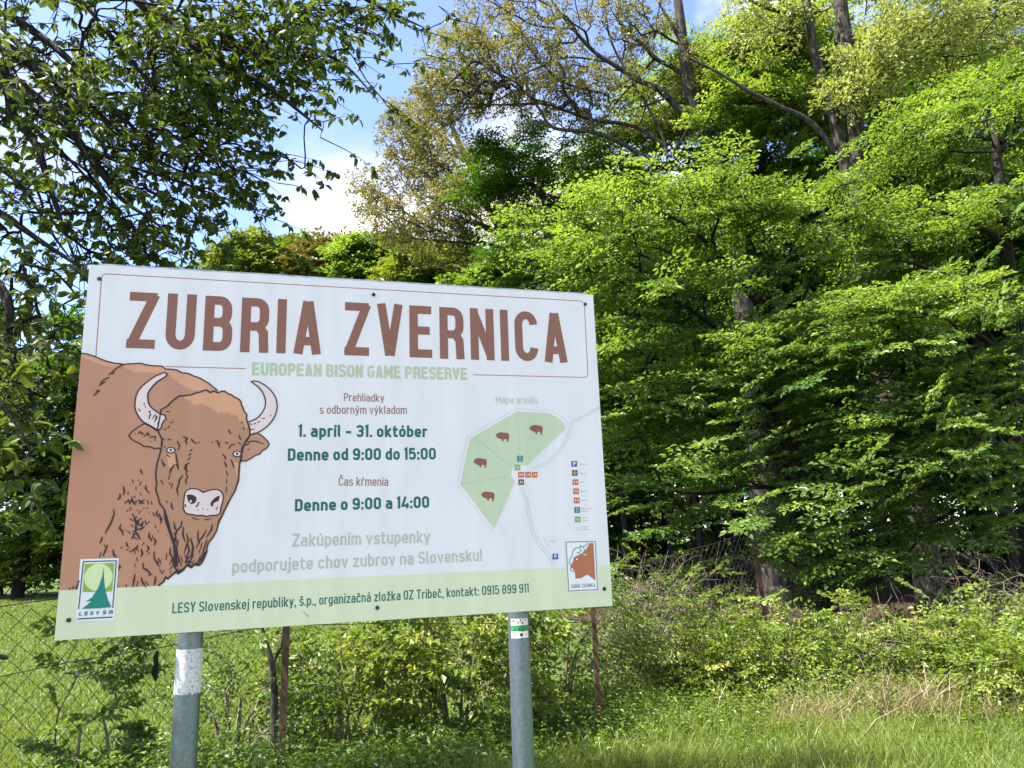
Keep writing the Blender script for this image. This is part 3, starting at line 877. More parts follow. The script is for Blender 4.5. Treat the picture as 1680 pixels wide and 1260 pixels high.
# head marks
for p in ([(620, 200), (575, 215), (610, 205)], [(715, 112), (640, 150), (600, 190), (560, 215), (610, 208)], [(565, 245), (500, 275), (475, 305), (525, 292), (480, 318), (455, 335)], [(450, 370), (430, 395), (465, 385), (425, 415), (400, 438)],
          [(920, 515), (932, 530)], [(935, 545), (940, 560)], [(865, 570), (885, 600)], [(985, 590), (985, 612), (970, 598)], [(998, 625), (982, 640), (975, 680)], [(1040, 630), (1010, 675)], [(1055, 640), (1030, 710)], [(1060, 650), (1045, 690)], [(1072, 705), (1065, 735)],
          [(830, 825), (838, 832)], [(860, 830), (885, 808), (905, 835), (920, 820)], [(920, 860), (965, 815), (960, 845), (990, 840)], [(980, 870), (1010, 860), (1040, 860), (1035, 905)], [(985, 905), (995, 918)],
          [(1155, 598), (1188, 600)], [(1220, 685), (1230, 690)], [(1195, 715), (1222, 710)], [(1185, 745), (1165, 775)], [(1130, 775), (1148, 795)], [(1090, 860), (1130, 890), (1100, 880)], [(1165, 890), (1200, 888)], [(1330, 860), (1370, 875), (1350, 900), (1365, 940)], [(1410, 880), (1430, 910), (1458, 930)], [(1480, 915), (1495, 928)],
          [(1265, 905), (1290, 950), (1275, 1000)], [(1130, 960), (1140, 975)], [(1155, 1045), (1190, 1070)], [(1250, 1030), (1262, 1100), (1280, 1195)], [(1100, 1095), (1140, 1160)], [(1240, 1150), (1200, 1190), (1185, 1240)],
          [(1425, 990), (1395, 1010)], [(1410, 1035), (1380, 1055)], [(1400, 1070), (1375, 1105)], [(1390, 1130), (1350, 1150), (1365, 1180), (1345, 1195), (1370, 1215), (1350, 1240)]):
    stk(z1(p), [1.5, 1.9, 1.2])
for p in ([(850, 785), (860, 810), (875, 835)], [(960, 845), (965, 870), (985, 895)], [(380, 862), (425, 875), (410, 900), (420, 940)], [(465, 882), (490, 912), (520, 930)], [(680, 925), (690, 912)], [(715, 915), (725, 900)], [(735, 895), (740, 920), (755, 935), (745, 940), (760, 975)], [(765, 910), (775, 915)],
          [(815, 930), (835, 912)], [(835, 935), (850, 918)], [(850, 985), (880, 945), (920, 935)], [(950, 920), (980, 940)], [(1060, 910), (1130, 905), (1215, 935)], [(1070, 905), (1050, 940), (1020, 950)], [(1050, 990), (1065, 1000)],
          [(790, 1040), (815, 1070), (825, 1100)], [(805, 1115), (825, 1150), (830, 1175)], [(825, 1215), (840, 1260)], [(875, 1095), (895, 1140), (912, 1185)], [(980, 710), (1000, 720)], [(1000, 765), (1020, 790)], [(1195, 672), (1228, 672)], [(1150, 712), (1175, 705)], [(1110, 730), (1135, 722)], [(1070, 720), (1095, 745)], [(1085, 785), (1120, 785)], [(1280, 645), (1295, 640)]):
    stk(z2(p), [1.4, 1.9, 1.1])
# fur marks on neck, cheeks and beard
FUR = ([(465, 55), (465, 75), (480, 105)], [(385, 150), (395, 190)], [(360, 200), (362, 205)], [(440, 155), (450, 165)], [(470, 170), (455, 210)], [(420, 220), (420, 250)], [(300, 215), (310, 260), (300, 300)], [(270, 285), (270, 320), (245, 345)],
       [(345, 270), (345, 295)], [(400, 305), (415, 325)], [(455, 275), (468, 305)], [(515, 205), (510, 235), (530, 270)], [(535, 265), (548, 285)], [(310, 380), (350, 345), (360, 375), (385, 340), (400, 380), (425, 355), (415, 395)], [(380, 310), (385, 350)], [(440, 340), (465, 360), (450, 385)], [(500, 340), (460, 370), (495, 380)],
       [(525, 345), (535, 390)], [(560, 355), (572, 390)], [(330, 455), (350, 435)], [(365, 410), (375, 445)], [(430, 435), (440, 450)], [(465, 445), (445, 475)], [(490, 430), (500, 420)], [(530, 410), (520, 430)], [(540, 460), (545, 468)], [(580, 460), (590, 500)], [(210, 430), (215, 480), (180, 570), (140, 640), (130, 665)], [(105, 690), (95, 720), (80, 755)],
       [(385, 470), (410, 520), (420, 560), (415, 640)], [(360, 520), (410, 550)], [(430, 500), (410, 530)], [(475, 515), (435, 540), (450, 580), (475, 590)], [(490, 545), (475, 570), (480, 600)], [(505, 535), (515, 580)], [(550, 545), (520, 570)], [(370, 575), (400, 600)], [(385, 650), (440, 620), (495, 600), (460, 635)],
       [(280, 570), (265, 610), (290, 640), (300, 680)], [(290, 635), (300, 625)], [(325, 630), (335, 635)], [(350, 640), (365, 665)], [(380, 715), (400, 665), (440, 660)], [(415, 640), (440, 680), (460, 715)], [(390, 690), (440, 715)], [(545, 650), (540, 690), (570, 735)], [(575, 675), (570, 715)], [(590, 700), (605, 735), (590, 775)],
       [(600, 580), (605, 610)], [(625, 630), (630, 645)], [(620, 440), (610, 480), (635, 510)], [(635, 470), (660, 530), (650, 570)], [(640, 520), (660, 545)], [(475, 770), (500, 740)], [(330, 740), (335, 770), (345, 785)], [(290, 780), (275, 805)], [(330, 805), (350, 820)], [(350, 790), (365, 800)], [(360, 835), (430, 790), (440, 765)], [(425, 800), (445, 830)], [(400, 810), (415, 850)],
       [(470, 805), (480, 850), (465, 880)], [(525, 770), (540, 800), (520, 835)], [(550, 835), (535, 855)], [(590, 830), (590, 890), (620, 945), (640, 975)], [(635, 890), (625, 945)], [(645, 905), (650, 950)], [(425, 885), (435, 925)], [(415, 945), (410, 970)], [(485, 935), (490, 985), (530, 1015), (520, 985)], [(540, 1010), (550, 1050), (570, 1040)], [(640, 990), (660, 1030)], [(685, 1005), (665, 1040)],
       [(710, 845), (700, 910)], [(740, 790), (740, 850), (770, 900)], [(755, 905), (735, 955)], [(760, 960), (735, 1000)], [(750, 1010), (740, 1030)], [(155, 765), (130, 820), (110, 875)], [(120, 765), (135, 790)], [(90, 835), (75, 890)], [(205, 810), (210, 860), (240, 885)], [(280, 960), (258, 1005)], [(265, 950), (262, 985)],
       [(410, 1040), (400, 1100), (390, 1165)], [(440, 1105), (425, 1160)], [(470, 1070), (480, 1120), (515, 1165)], [(505, 1110), (540, 1150)], [(605, 1060), (600, 1110), (590, 1150)], [(325, 1135), (330, 1165)], [(255, 1155), (260, 1165)],
       [(665, 0), (690, 35)], [(795, 5), (820, 60)], [(780, 10), (740, 90)], [(740, 105), (725, 155)], [(650, 155), (675, 200)], [(730, 180), (745, 205)], [(765, 185), (750, 240)], [(860, 115), (825, 160), (820, 200)], [(830, 180), (805, 240), (815, 305)], [(905, 0), (880, 40), (900, 80)], [(890, 100), (905, 130), (885, 160), (895, 200)],
       [(705, 350), (715, 375)], [(750, 365), (755, 410), (772, 435)], [(1258, 0), (1265, 35)], [(1265, 70), (1285, 120)], [(1270, 150), (1270, 190)], [(1272, 220), (1265, 280)], [(1325, 5), (1345, 45)], [(945, 510), (1010, 533)], [(1060, 533), (1130, 520)],
       [(775, 545), (785, 610), (810, 640)], [(850, 540), (845, 590), (800, 640), (790, 700)], [(865, 595), (860, 670), (880, 740)], [(895, 660), (910, 720), (890, 790), (870, 850)], [(930, 700), (955, 780), (940, 860)], [(1005, 630), (1000, 700), (1015, 740), (985, 800)], [(1080, 630), (1040, 700), (1000, 740)], [(1135, 570), (1130, 620), (1080, 700)],
       [(1090, 715), (1060, 800), (1040, 860)], [(1040, 750), (1010, 850)], [(820, 720), (800, 800), (820, 900), (850, 970)], [(960, 780), (950, 870), (920, 940)], [(900, 740), (920, 820), (890, 900)], [(840, 870), (860, 930)], [(830, 900), (800, 960)], [(880, 860), (900, 930)], [(940, 860), (900, 900), (880, 950)], [(1030, 860), (990, 940)], [(1060, 850), (1000, 950)], [(965, 910), (935, 975)], [(1015, 920), (1005, 955)], [(830, 990), (815, 1035)])
for p in FUR: stk(z3(p), [1.2, 2.3, 1.0])
stk(z3([(405, 520), (425, 560), (415, 640)]), 2.6); stk(z3([(770, 880), (790, 970)]), 5); stk(z3([(785, 650), (800, 740), (780, 700)]), 3)
stk(z3([(1075, 830), (1060, 860), (1020, 920)]), 3.2); stk(z3([(880, 920), (940, 930)]), 2.6)
stk([(130, 952), (127, 962), (124, 967)], 1.8); stk([(121, 961), (119, 967)], 1.5); stk([(115, 964), (114, 967.5)], 1.5)
# eyes
for cx, cy in ((280.5, 738.7), (389.2, 744.8)):
    stk([(cx + 7 * math.cos(a), cy + 4.6 * math.sin(a)) for a in np.linspace(0, 2 * math.pi, 15)[:-1]], 1.4, True)
fl.poly(uvs(z3([(895, 300), (925, 292), (960, 300), (985, 318), (990, 345), (972, 375), (940, 385), (910, 360)])))
fl.poly(uvs(z3([(1210, 303), (1175, 315), (1145, 340), (1120, 372), (1122, 402), (1140, 408), (1150, 375), (1175, 362), (1195, 355)])))
fl.poly(uvs(z3([(1192, 385), (1185, 410), (1165, 430), (1178, 440), (1188, 415)])))
for p in ([(1010, 365), (1000, 395), (980, 412)], [(880, 385), (885, 412)], [(1000, 438), (1008, 440)], [(1046, 428), (1054, 430)], [(1088, 436), (1096, 438)], [(1030, 262), (1052, 275), (1070, 262)]): stk(z3(p), 1.8)
fl.obj('outline_strokes', ink_mat((60, 46, 52)), bison)
for cx, cy in ((280.5, 738.7), (389.2, 744.8)):
    fl = Flat(O4 + 0.0028)
    fl.poly(uvs([(cx + 5.6 * math.cos(a), cy + 3.6 * math.sin(a)) for a in np.linspace(0, 2 * math.pi, 13)[:-1]][::-1]))
    fl.obj('eye_white', ink_mat((215, 215, 220)), bison)
    fl = Flat(O4 + 0.0034)
    fl.poly(uvs([(cx + 2.1 * math.cos(a), cy - .3 + 2.1 * math.sin(a)) for a in np.linspace(0, 2 * math.pi, 11)[:-1]]))
    fl.obj('pupil', ink_mat((60, 46, 52)), bison)
fl = Flat(O4 + 0.0028); fl.poly(uvs(z3([(930, 345), (945, 350), (945, 368), (930, 368), (922, 358)])))
fl.obj('nostril_gleam', ink_mat((215, 215, 220)), bison)

# border line of the heading
TB = (136, 97, 84)
fl = Flat(O1)
def arc(p0, pc, p1, n=6): return [tuple((1 - t) ** 2 * np.array(p0) + 2 * t * (1 - t) * np.array(pc) + t * t * np.array(p1)) for t in np.linspace(0, 1, n)]
fl.ribbon(uvs([(157.3, 585.0), (166.3, 459)] + arc((166.3, 459), (166.8, 449.2), (175, 449.4)) + [(951, 493.8)] + arc((951, 493.8), (958.4, 494.4), (958.8, 502)) + [(964.4, 612)] + arc((964.4, 612), (964.6, 619.2), (957.5, 619.2)) + [(775.7, 614.8)]), 1.7 * PX)
fl.ribbon(uvs([(272, 601.3), (403, 604.8)]), 1.7 * PX)
fl.obj('heading_border', ink_mat((165, 115, 108)), panel)

GRN, TEAL, PALE, BRN = (175, 198, 174), (36, 104, 96), (178, 190, 186), (150, 112, 106)
def letter_line(name, label, rgb, *args, off=O2, **kw):
    f_ = Flat(off); text(f_, *args, **kw); return f_.obj(name, ink_mat(rgb), panel, label)
letter_line('title_word', 'tall brown word at the left of the title', TB, 'ZUBRIA', (206.4, 571.6), (525.2, 581.8), (210.6, 477.8), 0.172, 0.19)
letter_line('title_word', 'tall brown word at the right of the title', TB, 'ZVERNICA', (565.0, 583.4), (930.4, 595.2), (566.4, 494.8), 0.172, 0.18)
letter_line('subtitle', 'pale green English subtitle', GRN, 'EUROPEAN BISON GAME PRESERVE', (413.2, 615.6), (766.3, 623.2), (413.7, 594.2), 0.205, 0.09, space=0.27)
letter_line('text_line', 'small brown line under the subtitle', BRN, 'Prehliadky', (564.2, 658.2), (630.2, 659.2), (564.2, 645), 0.12, 0.10)
letter_line('text_line', 'second small brown line', BRN, 's odborným výkladom', (524.5, 678.8), (667.5, 679.2), (524.5, 665), 0.12, 0.10, space=0.24)
letter_line('text_line', 'small brown line on feeding time', BRN, 'Čas kŕmenia', (555.5, 797), (636.8, 797), (555.5, 782.5), 0.12, 0.10, space=0.26)
letter_line('text_line', 'bold dark green line with the season', TEAL, '1. apríl – 31. október', (489.4, 716.8), (700.8, 717.2), (489.4, 696.8), 0.19, 0.095, space=0.26)
letter_line('text_line', 'bold dark green line with the opening hours', TEAL, 'Denne od 9:00 do 15:00', (472, 756), (715.2, 753.8), (472, 735.8), 0.19, 0.095, space=0.26)
letter_line('text_line', 'bold dark green line with the feeding hours', TEAL, 'Denne o 9:00 a 14:00', (483.6, 839), (704.2, 833), (483.4, 819), 0.19, 0.095, space=0.26)
letter_line('text_line', 'pale line about the tickets', PALE, 'Zakúpením vstupenky', (479.4, 897), (705.6, 890.2), (479.4, 875.6), 0.15, 0.10, space=0.27)
letter_line('text_line', 'pale line above the green band', PALE, 'podporujete chov zubrov na Slovensku!', (380.8, 940.2), (790.6, 920.2), (380.5, 918.6), 0.15, 0.10, space=0.27)
letter_line('text_line', 'thin grey heading of the map', PALE, 'Mapa areálu', (813.5, 661.6), (882.8, 662.2), (813.5, 649.8), 0.10, 0.10, space=0.25)
letter_line('text_line', 'dark green contact line on the green band', (56, 112, 110), 'LESY Slovenskej republiky, š.p., organizačná zložka OZ Tribeč, kontakt: 0915 899 911', (282.3, 1006.4), (867.6, 972.2), (281.6, 989.4), 0.145, 0.10, space=0.26, off=O3)

# map
mp_out = [(848, 675), (902, 678), (916, 686), (926.5, 695.5), (926.5, 703.5), (919, 711), (865.4, 764), (854, 763), (846, 764), (841.6, 766), (838.4, 779.7), (844.8, 790.8), (838, 806), (810, 867), (755, 794), (763, 756), (771, 719.4)]
fl = Flat(O1); fl.poly(uvs(mp_out)[::-1])
amap = fl.obj('area_map', ink_mat((186, 209, 184)), panel, 'green map of the four bison enclosures')
fl = Flat(O2)
for a, b_ in (((849, 675), (853, 748)), ((778.5, 717.5), (840, 766)), ((757, 794), (838, 780))): fl.ribbon(uvs([a, b_]), 0.9 * PX)
for road in ([(984, 667), (960, 680), (938, 692), (933, 705), (928, 720), (915, 741), (898, 756), (882, 764), (866, 768)], [(984, 670), (962, 682), (941, 694), (937, 706), (931, 722), (918, 743), (901, 759), (884, 767), (868, 772)],
             [(853, 800), (862, 822), (866, 845), (871, 872), (884, 896), (900, 914), (907, 928)], [(856.5, 799), (866, 822), (870, 845), (875, 870), (888, 893), (903, 911), (911, 927)], [(891, 880), (901, 898)]):
    fl.ribbon(uvs(road), 0.7 * PX)
cen = np.array([845, 760.0])
ol = np.array(mp_out[:7] + mp_out[12:], float); ol = ol + unit(ol - cen) * 5.0
d_ = np.r_[0, np.cumsum(np.linalg.norm(np.diff(np.vstack([ol[7:], ol[:7]]), axis=0), axis=1))]
oo = np.vstack([ol[7:], ol[:7]])
for t_ in np.arange(0, d_[-1], 3.3):
    a = np.array([np.interp(t_, d_, oo[:, 0]), np.interp(t_, d_, oo[:, 1])]); b_ = np.array([np.interp(t_ + 1.6, d_, oo[:, 0]), np.interp(t_ + 1.6, d_, oo[:, 1])])
    fl.ribbon(uvs([a, b_]), 1.1 * PX)
for k in range(6): fl.ribbon(uvs([(943 + k * 1.9, 866), (944 + k * 1.9, 866)]), PX); fl.ribbon(uvs([(943.4 + k * 1.9, 869.5), (944.4 + k * 1.9, 869.5)]), PX)
fl.obj('map_lines', ink_mat((172, 184, 180)), panel)
bis = np.array([(-68, -10), (-53, -30), (-18, -42), (22, -36), (57, -30), (70, -10), (67, 25), (57, 62), (47, 64), (44, 32), (17, 30), (9, 54), (-3, 56), (-8, 34), (-38, 24), (-50, 14), (-60, 12)]) / 6.3
for cx, cy in ((879.4, 703.6), (824.3, 715.5), (787.6, 758), (800.2, 812.8)):
    fl = Flat(O3); fl.poly(uvs(bis + [cx, cy])[::-1]); fl.obj('bison_symbol', ink_mat((138, 92, 82)), panel)
ic = {(60, 108, 175): [(942, 761), (911, 913)], (118, 92, 90): [(943, 776), (855, 791)], (196, 112, 80): [(944, 791), (945, 806), (946, 821), (854.7, 778.8), (866, 778.8), (877, 778.8)], (50, 125, 130): [(946.8, 836.6), (853, 752.5)], (130, 172, 75): [(947.6, 852), (849, 766.8)]}
for c_, L_ in ic.items():
    for cx, cy in L_:
        fl = Flat(O4); h_ = 4.7; fl.poly(uvs([(cx - h_, cy + h_), (cx + h_, cy + h_), (cx + h_, cy - h_), (cx - h_, cy - h_)])); fl.obj('map_symbol', ink_mat(c_), panel); fw = Flat(O4 + 0.0012)
        if c_[2] > 160: text(fw, 'P', (cx - 1.8, cy + 3), (cx + 2.2, cy + 3), (cx - 1.8, cy - 3.2), 0.2)
        else:
            if c_[0] > 150:
                fw.ribbon(uvs([(cx - 2, cy + 2.5), (cx - 2, cy - 2)]), 1.3 * PX); fw.ribbon(uvs([(cx + 0.5, cy), (cx + 2.8, cy)]), 3 * PX)
            elif c_[0] < 60: fw.ribbon(uvs([(cx - 2.5, cy + 2), (cx + 2.5, cy + 2)]), 1.1 * PX); fw.ribbon(uvs([(cx - 2.2, cy - 1), (cx, cy - 2.6), (cx + 2.2, cy - 1)]), 1.1 * PX)
            else: fw.ribbon(uvs([(cx - 2.2, cy + 2.2), (cx - 0.2, cy - 2.4)]), 1.2 * PX); fw.ribbon(uvs([(cx + 0.8, cy + 2.6), (cx + 2.2, cy - 1.4)]), 1.2 * PX)
        fw.obj('symbol_mark', ink_mat((225, 228, 232)), panel)
fl = Flat(O2)
for cy, ln_ in ((761.5, 15), (776.5, 11), (791, 8), (806, 12), (821, 9), (834.5, 17), (838.5, 9), (850, 9), (854.5, 9), (864, 10), (868.5, 11)):
    x = 949.5 + (cy - 760) * 0.055; e = x + ln_
    fl = Flat(O2)
    while x < e: fl.ribbon(uvs([(x, cy), (x + 1.3, cy)]), 2.0 * PX); x += 2.2
    fl.obj('legend_line', ink_mat((175, 180, 186)), panel)
fl = Flat(O2)
for x in np.arange(901, 913, 2.2): fl.ribbon(uvs([(x, 888), (x + 1.2, 888)]), 1.6 * PX)
fl.obj('legend_line', ink_mat((175, 180, 186)), panel)

# foresters' emblem plate, bottom left
LZ = lambda pts: uvs([(80 + a / 7, 880 + b / 7) for a, b in pts])
fl = Flat(O4 + 0.0006); fl.poly(LZ([(308, 980), (755, 965), (805, 250), (365, 262)]))
plate = fl.obj('emblem_plate', ink_mat((226, 232, 242)), panel, 'white plate with a green spruce emblem')
fl = Flat(O4 + 0.0011); fl.ribbon(LZ([(345, 835), (400, 290), (778, 280), (737, 822)]), 2.0 * PX); fl.ribbon(LZ([(330, 948), (735, 926)]), 2.2 * PX)
fl.obj('emblem_frame', ink_mat((72, 100, 128)), panel)
fl = Flat(O4 + 0.0011); text(fl, 'LESY', (129, 1009.8), (162.5, 1008.4), (130.2, 1004.0), 0.2, 0.3, 0.2); text(fl, 'SR', (167.5, 1008), (184.8, 1007.2), (168.5, 1001.9), 0.2, 0.3, 0.2)
fl.obj('emblem_lettering', ink_mat((72, 92, 118)), panel)
fl = Flat(O4 + 0.0011); fl.poly(LZ([(390, 640), (730, 632), (757, 303), (415, 315)]))
fl.obj('emblem_square', ink_mat((140, 176, 82)), panel)
fl = Flat(O4 + 0.0016); fl.poly(LZ([(572 + 163 * math.cos(a) - 12 * math.sin(a), 470 + 158 * math.sin(a)) for a in np.linspace(0, -2 * math.pi, 33)[:-1]]))
fl.obj('emblem_disc', ink_mat((205, 226, 180)), panel)
fl = Flat(O4 + 0.0021); fl.poly(LZ([(632, 345), (622, 430), (602, 505), (565, 600), (500, 700), (425, 747), (490, 742), (440, 790), (380, 832), (550, 826), (722, 812), (680, 720), (655, 630), (640, 520)]))
fl.obj('emblem_spruce', ink_mat((38, 134, 126)), panel)

# bison head plate, bottom right
RZ = lambda pts: uvs([(900 + a / 10.5, 870 + b / 10.5) for a, b in pts])
fl = Flat(O4 + 0.0006); fl.poly(RZ([(330, 1078), (868, 1050), (812, 165), (275, 180)]))
fl.obj('bison_plate', ink_mat((228, 234, 243)), panel, 'small white plate with a brown bison head in profile')
fl = Flat(O4 + 0.0011); fl.ribbon(RZ([(298, 203), (800, 192), (842, 1022), (345, 1046)]), 1.6 * PX, True)
fl.ribbon(RZ([(680, 218), (620, 275), (590, 290), (550, 262), (535, 295), (470, 305), (425, 340), (408, 400), (400, 450), (362, 500), (358, 560), (385, 612), (372, 680), (432, 716)]), 1.6 * PX)
fl.ribbon(RZ([(535, 300), (560, 350), (520, 390), (480, 385)]), 1.5 * PX); fl.ribbon(RZ([(590, 290), (625, 345), (590, 400), (540, 410)]), 1.5 * PX)
fl.obj('bison_plate_lines', ink_mat((110, 112, 122)), panel)
fl = Flat(O4 + 0.0011); fl.poly(RZ([(700, 222), (768, 216), (785, 500), (803, 862), (740, 815), (665, 762), (600, 800), (550, 826), (460, 832), (452, 735), (430, 690), (385, 640), (380, 600), (420, 535), (430, 465), (500, 430), (560, 412), (630, 350), (665, 290)]))
fl.obj('bison_plate_head', ink_mat((172, 112, 88)), panel)
fl = Flat(O4 + 0.0016); fl.ribbon(RZ([(600, 415), (650, 425)]), 1.8 * PX); fl.poly(RZ([(472, 512), (500, 512), (500, 485), (472, 485)])); fl.ribbon(RZ([(395, 655), (428, 688)]), 1.8 * PX)
fl.obj('bison_plate_lights', ink_mat((228, 228, 232)), panel)
fl = Flat(O4 + 0.0011); text(fl, 'ZUBRIA ZVERNICA', (936.4, 965), (976, 962.6), (936, 959.2), 0.13, 0.12, space=0.4)
fl.obj('bison_plate_lettering', ink_mat((120, 122, 132)), panel)

fl = Flat(O4 + 0.001)
fl.ribbon(uvs([(497, 1003), (502, 1007), (506, 1013)]), [1.0 * PX, 2.0 * PX, 0.8 * PX]); fl.ribbon(uvs([(505, 1008), (507, 1013)]), 0.9 * PX)
fl.ribbon(uvs([(923, 492), (926, 484)]), 0.6 * PX)
fl.obj('scratch', ink_mat((170, 184, 172)), panel)
# screws
M_SCREW = noise_mat('dark_screw', (0.02, 0.02, 0.02), (0.06, 0.06, 0.06), 80, 0.5, 0.5)
for sx, sy in ((163, 457.5), (612.9, 483.4), (960, 499), (113, 1017), (619, 997), (991.3, 966)):
    c_ = uv(sx, sy); V = [board(c_[0], c_[1], 0.0062)]; k = 12
    for rr2, of in ((0.0075, 0.0052), (0.0085, 0.003), (0.0085, 0.0002)):
        V += [board(c_[0] + rr2 * math.cos(a), c_[1] + rr2 * math.sin(a), of) for a in np.arange(k) * 2 * math.pi / k]
    T_ = [(0, 1 + i, 1 + (i + 1) % k) for i in range(k)]
    Q_ = [(1 + a * k + i, 1 + (a + 1) * k + i, 1 + (a + 1) * k + (i + 1) % k, 1 + a * k + (i + 1) % k) for a in (0, 1) for i in range(k)]
    mesh_obj('screw', np.array(V), [np.array(T_), np.array(Q_)], M_SCREW, panel)

# posts
def cyl(c, r, z0, z1, sides=40, a0=0, a1=2 * math.pi, nz=2, wob=0.0, rg=None):
    full = abs(a1 - a0 - 2 * math.pi) < 1e-6
    a = np.linspace(a0, a1, sides, endpoint=not full); z = np.linspace(z0, z1, nz)
    V = np.stack(np.broadcast_arrays(c[0] + r * np.cos(a)[None], c[1] + r * np.sin(a)[None], z[:, None]), -1).reshape(-1, 3).copy()
    if wob:
        V[:sides, 2] += rg.normal(0, wob, sides)
    k = sides; F = [(j * k + i, j * k + (i + 1) % k, (j + 1) * k + (i + 1) % k, (j + 1) * k + i) for j in range(nz - 1) for i in range(k if full else k - 1)]
    return V, np.array(F)
def post(px, py, rad):
    c2 = uv(px, py); c = board(c2[0], 0, -0.034 - rad)
    V, F = cyl(c, rad, -0.3, PTL[2] - 0.08, 48, nz=6)
    return mesh_obj('post', V, F, M_STEEL, sign, smooth=True), c
postL, cL = post(307.5, 1046, 0.0475)
postR, cR = post(858.5, 1008, 0.0465)
def zat(c, py, px):
    r = CR @ np.array([px - 840.0, -(py - 630.0), FOC]); return EYE[2] + r[2] * (c[1] - 0.05) / r[1]
M_PAINT = noise_mat('flaking_white_paint', (0.30, 0.30, 0.30), (0.64, 0.64, 0.62), 120, 0.7, 0, 0.3, 0.4, 0.32, 0.52)
V, F = cyl(cL, 0.0483, zat(cL, 1139, 304), zat(cL, 1066, 306), 48, nz=2, wob=0.004, rg=np.random.default_rng(5))
mesh_obj('paint_band', V, F, M_PAINT, postL, smooth=True)['label'] = 'flaking white paint band'
ang = math.atan2(-cR[1], -cR[0] + 0.1)
for (y0, y1, c_) in ((1026, 1015, (215, 218, 222)), (1036, 1026, (50, 140, 95)), (1047, 1036, (225, 228, 232))):
    V, F = cyl(cR, 0.0471, zat(cR, y0, 858), zat(cR, y1, 858), 20, ang - 0.80, ang + 1.0)
    mesh_obj('sticker', V, F, ink_mat(c_), postR, smooth=True)
fr = np.random.default_rng(2)
marks = []
for (yy, da, sz) in ((1019, -0.5, .004), (1021, -0.1, .003), (1018, 0.15, .003), (1022, 0.35, .0035), (1018, 0.7, .0025), (1033, -0.4, .003), (1032, 0.0, .003), (1034, .35, .0035), (1031, .6, .002), (1041, -0.4, .003), (1041.5, 0.2, .006), (1041, 0.75, .002)):
    zc = zat(cR, yy, 858)
    V, F = cyl(cR, 0.0476, zc - sz, zc + sz, 5, ang + da - sz * 22, ang + da + sz * 22)
    marks.append((V, F))
n0 = 0; VV, FF = [], []
for V, F in marks: VV.append(V); FF.append(F + n0); n0 += len(V)
mesh_obj('sticker_print', np.vstack(VV), np.vstack(FF), ink_mat((45, 50, 48)), postR)

# ------------------------------------------------------------------ fence
fence_root = empty('chain_link_fence', (-2.27, 3.3, 0), 'rusty chain link fence running along the meadow behind the board', 'fence')
def gp(px, Y, z=None):
    p = P(px, 900, Y); return np.array([p[0], p[1], 0.0])
FP = [gp(-420, 2.35), gp(0, 3.3), gp(473, 4.75), gp(968, 6.0), gp(1245, 8.2), gp(1560, 10.2)]
FT = [1.25, 1.25, 1.3, 1.12, 1.5, 1.5]
def fence_xy(s_):
    i = min(int(s_), len(FP) - 2); t = s_ - i
    return FP[i] * (1 - t) + FP[i + 1] * t, FT[i] * (1 - t) + FT[i + 1] * t
seg = [np.linalg.norm(FP[i + 1] - FP[i]) for i in range(len(FP) - 1)]; cum = np.r_[0, np.cumsum(seg)]
def at_len(s_):
    i = int(np.clip(np.searchsorted(cum, s_, side='right') - 1, 0, len(seg) - 1)); t = (s_ - cum[i]) / seg[i]
    return FP[i] * (1 - t) + FP[i + 1] * t, FT[i] * (1 - t) + FT[i + 1] * t
T = Tubes(); fr = np.random.default_rng(8)
cell = 0.098; nwire = int(cum[-1] / cell)
bul = lambda s_, z: 0.025 * math.sin(s_ * 1.3 + z * 2) + 0.015 * math.sin(s_ * 4.1 - z * 3)
for k in range(2 * nwire):
    pts = []
    nzs = int(1.25 / (cell / 2))
    for j in range(nzs + 1):
        s_ = (k + (j + k) % 2 + 0.5) * cell / 2 + 0.003 * math.sin(j * 1.7)
        p, h_ = at_len(min(s_, cum[-1] - 0.01))
        z = h_ - 0.02 - j * cell / 2 * (h_ / 1.25) - 0.02 * math.sin(s_ * 1.7) ** 2
        if z < 0.02: break
        pts.append(p + [bul(s_, z), bul(s_ + 3, z), z])
    T.add(pts, 0.0023, 3)
T.obj('wire_mesh', M_WIRE, fence_root)
for off, sag in ((-0.012, 0.0), (-0.30, 0.01)):
    T = Tubes(); pts = []
    for s_ in np.arange(0, cum[-1], 0.15):
        p, h_ = at_len(s_); pts.append(p + [bul(s_, h_), bul(s_ + 3, h_), h_ + off + 0.006 * math.sin(s_ * 6) - sag])
    T.add(pts, 0.0026, 4); T.obj('tension_wire', M_WIRE, fence_root)
def fence_post(i, w, lean=(0, 0), top=0.04):
    c = FP[i]; V = []; h_ = FT[i] + top
    prof = [(-1, -1), (1, -1), (1, -.7), (-.7, -.7), (-.7, 1), (-1, 1)]      # angle iron
    for z in (-0.2, h_ * 0.5, h_):
        for a, b_ in prof: V.append([c[0] + a * w / 2 + lean[0] * z, c[1] + b_ * w / 2 + lean[1] * z, z])
    k = 6; Q = [(j * k + i_, j * k + (i_ + 1) % k, (j + 1) * k + (i_ + 1) % k, (j + 1) * k + i_) for j in (0, 1) for i_ in range(k)]
    V = np.array(V); Fq = np.array(Q); cap = np.array([[12, 13, 14, 15], [12, 15, 16, 17]])
    mesh_obj('fence_post', V, [Fq, cap], M_RUST, fence_root)
fence_post(0, 0.05); fence_post(2, 0.043, (0.008, 0), 0.03); fence_post(3, 0.034, (-0.006, 0), 0.06); fence_post(4, 0.044, (-0.028, 0), 0.08); fence_post(5, 0.05)
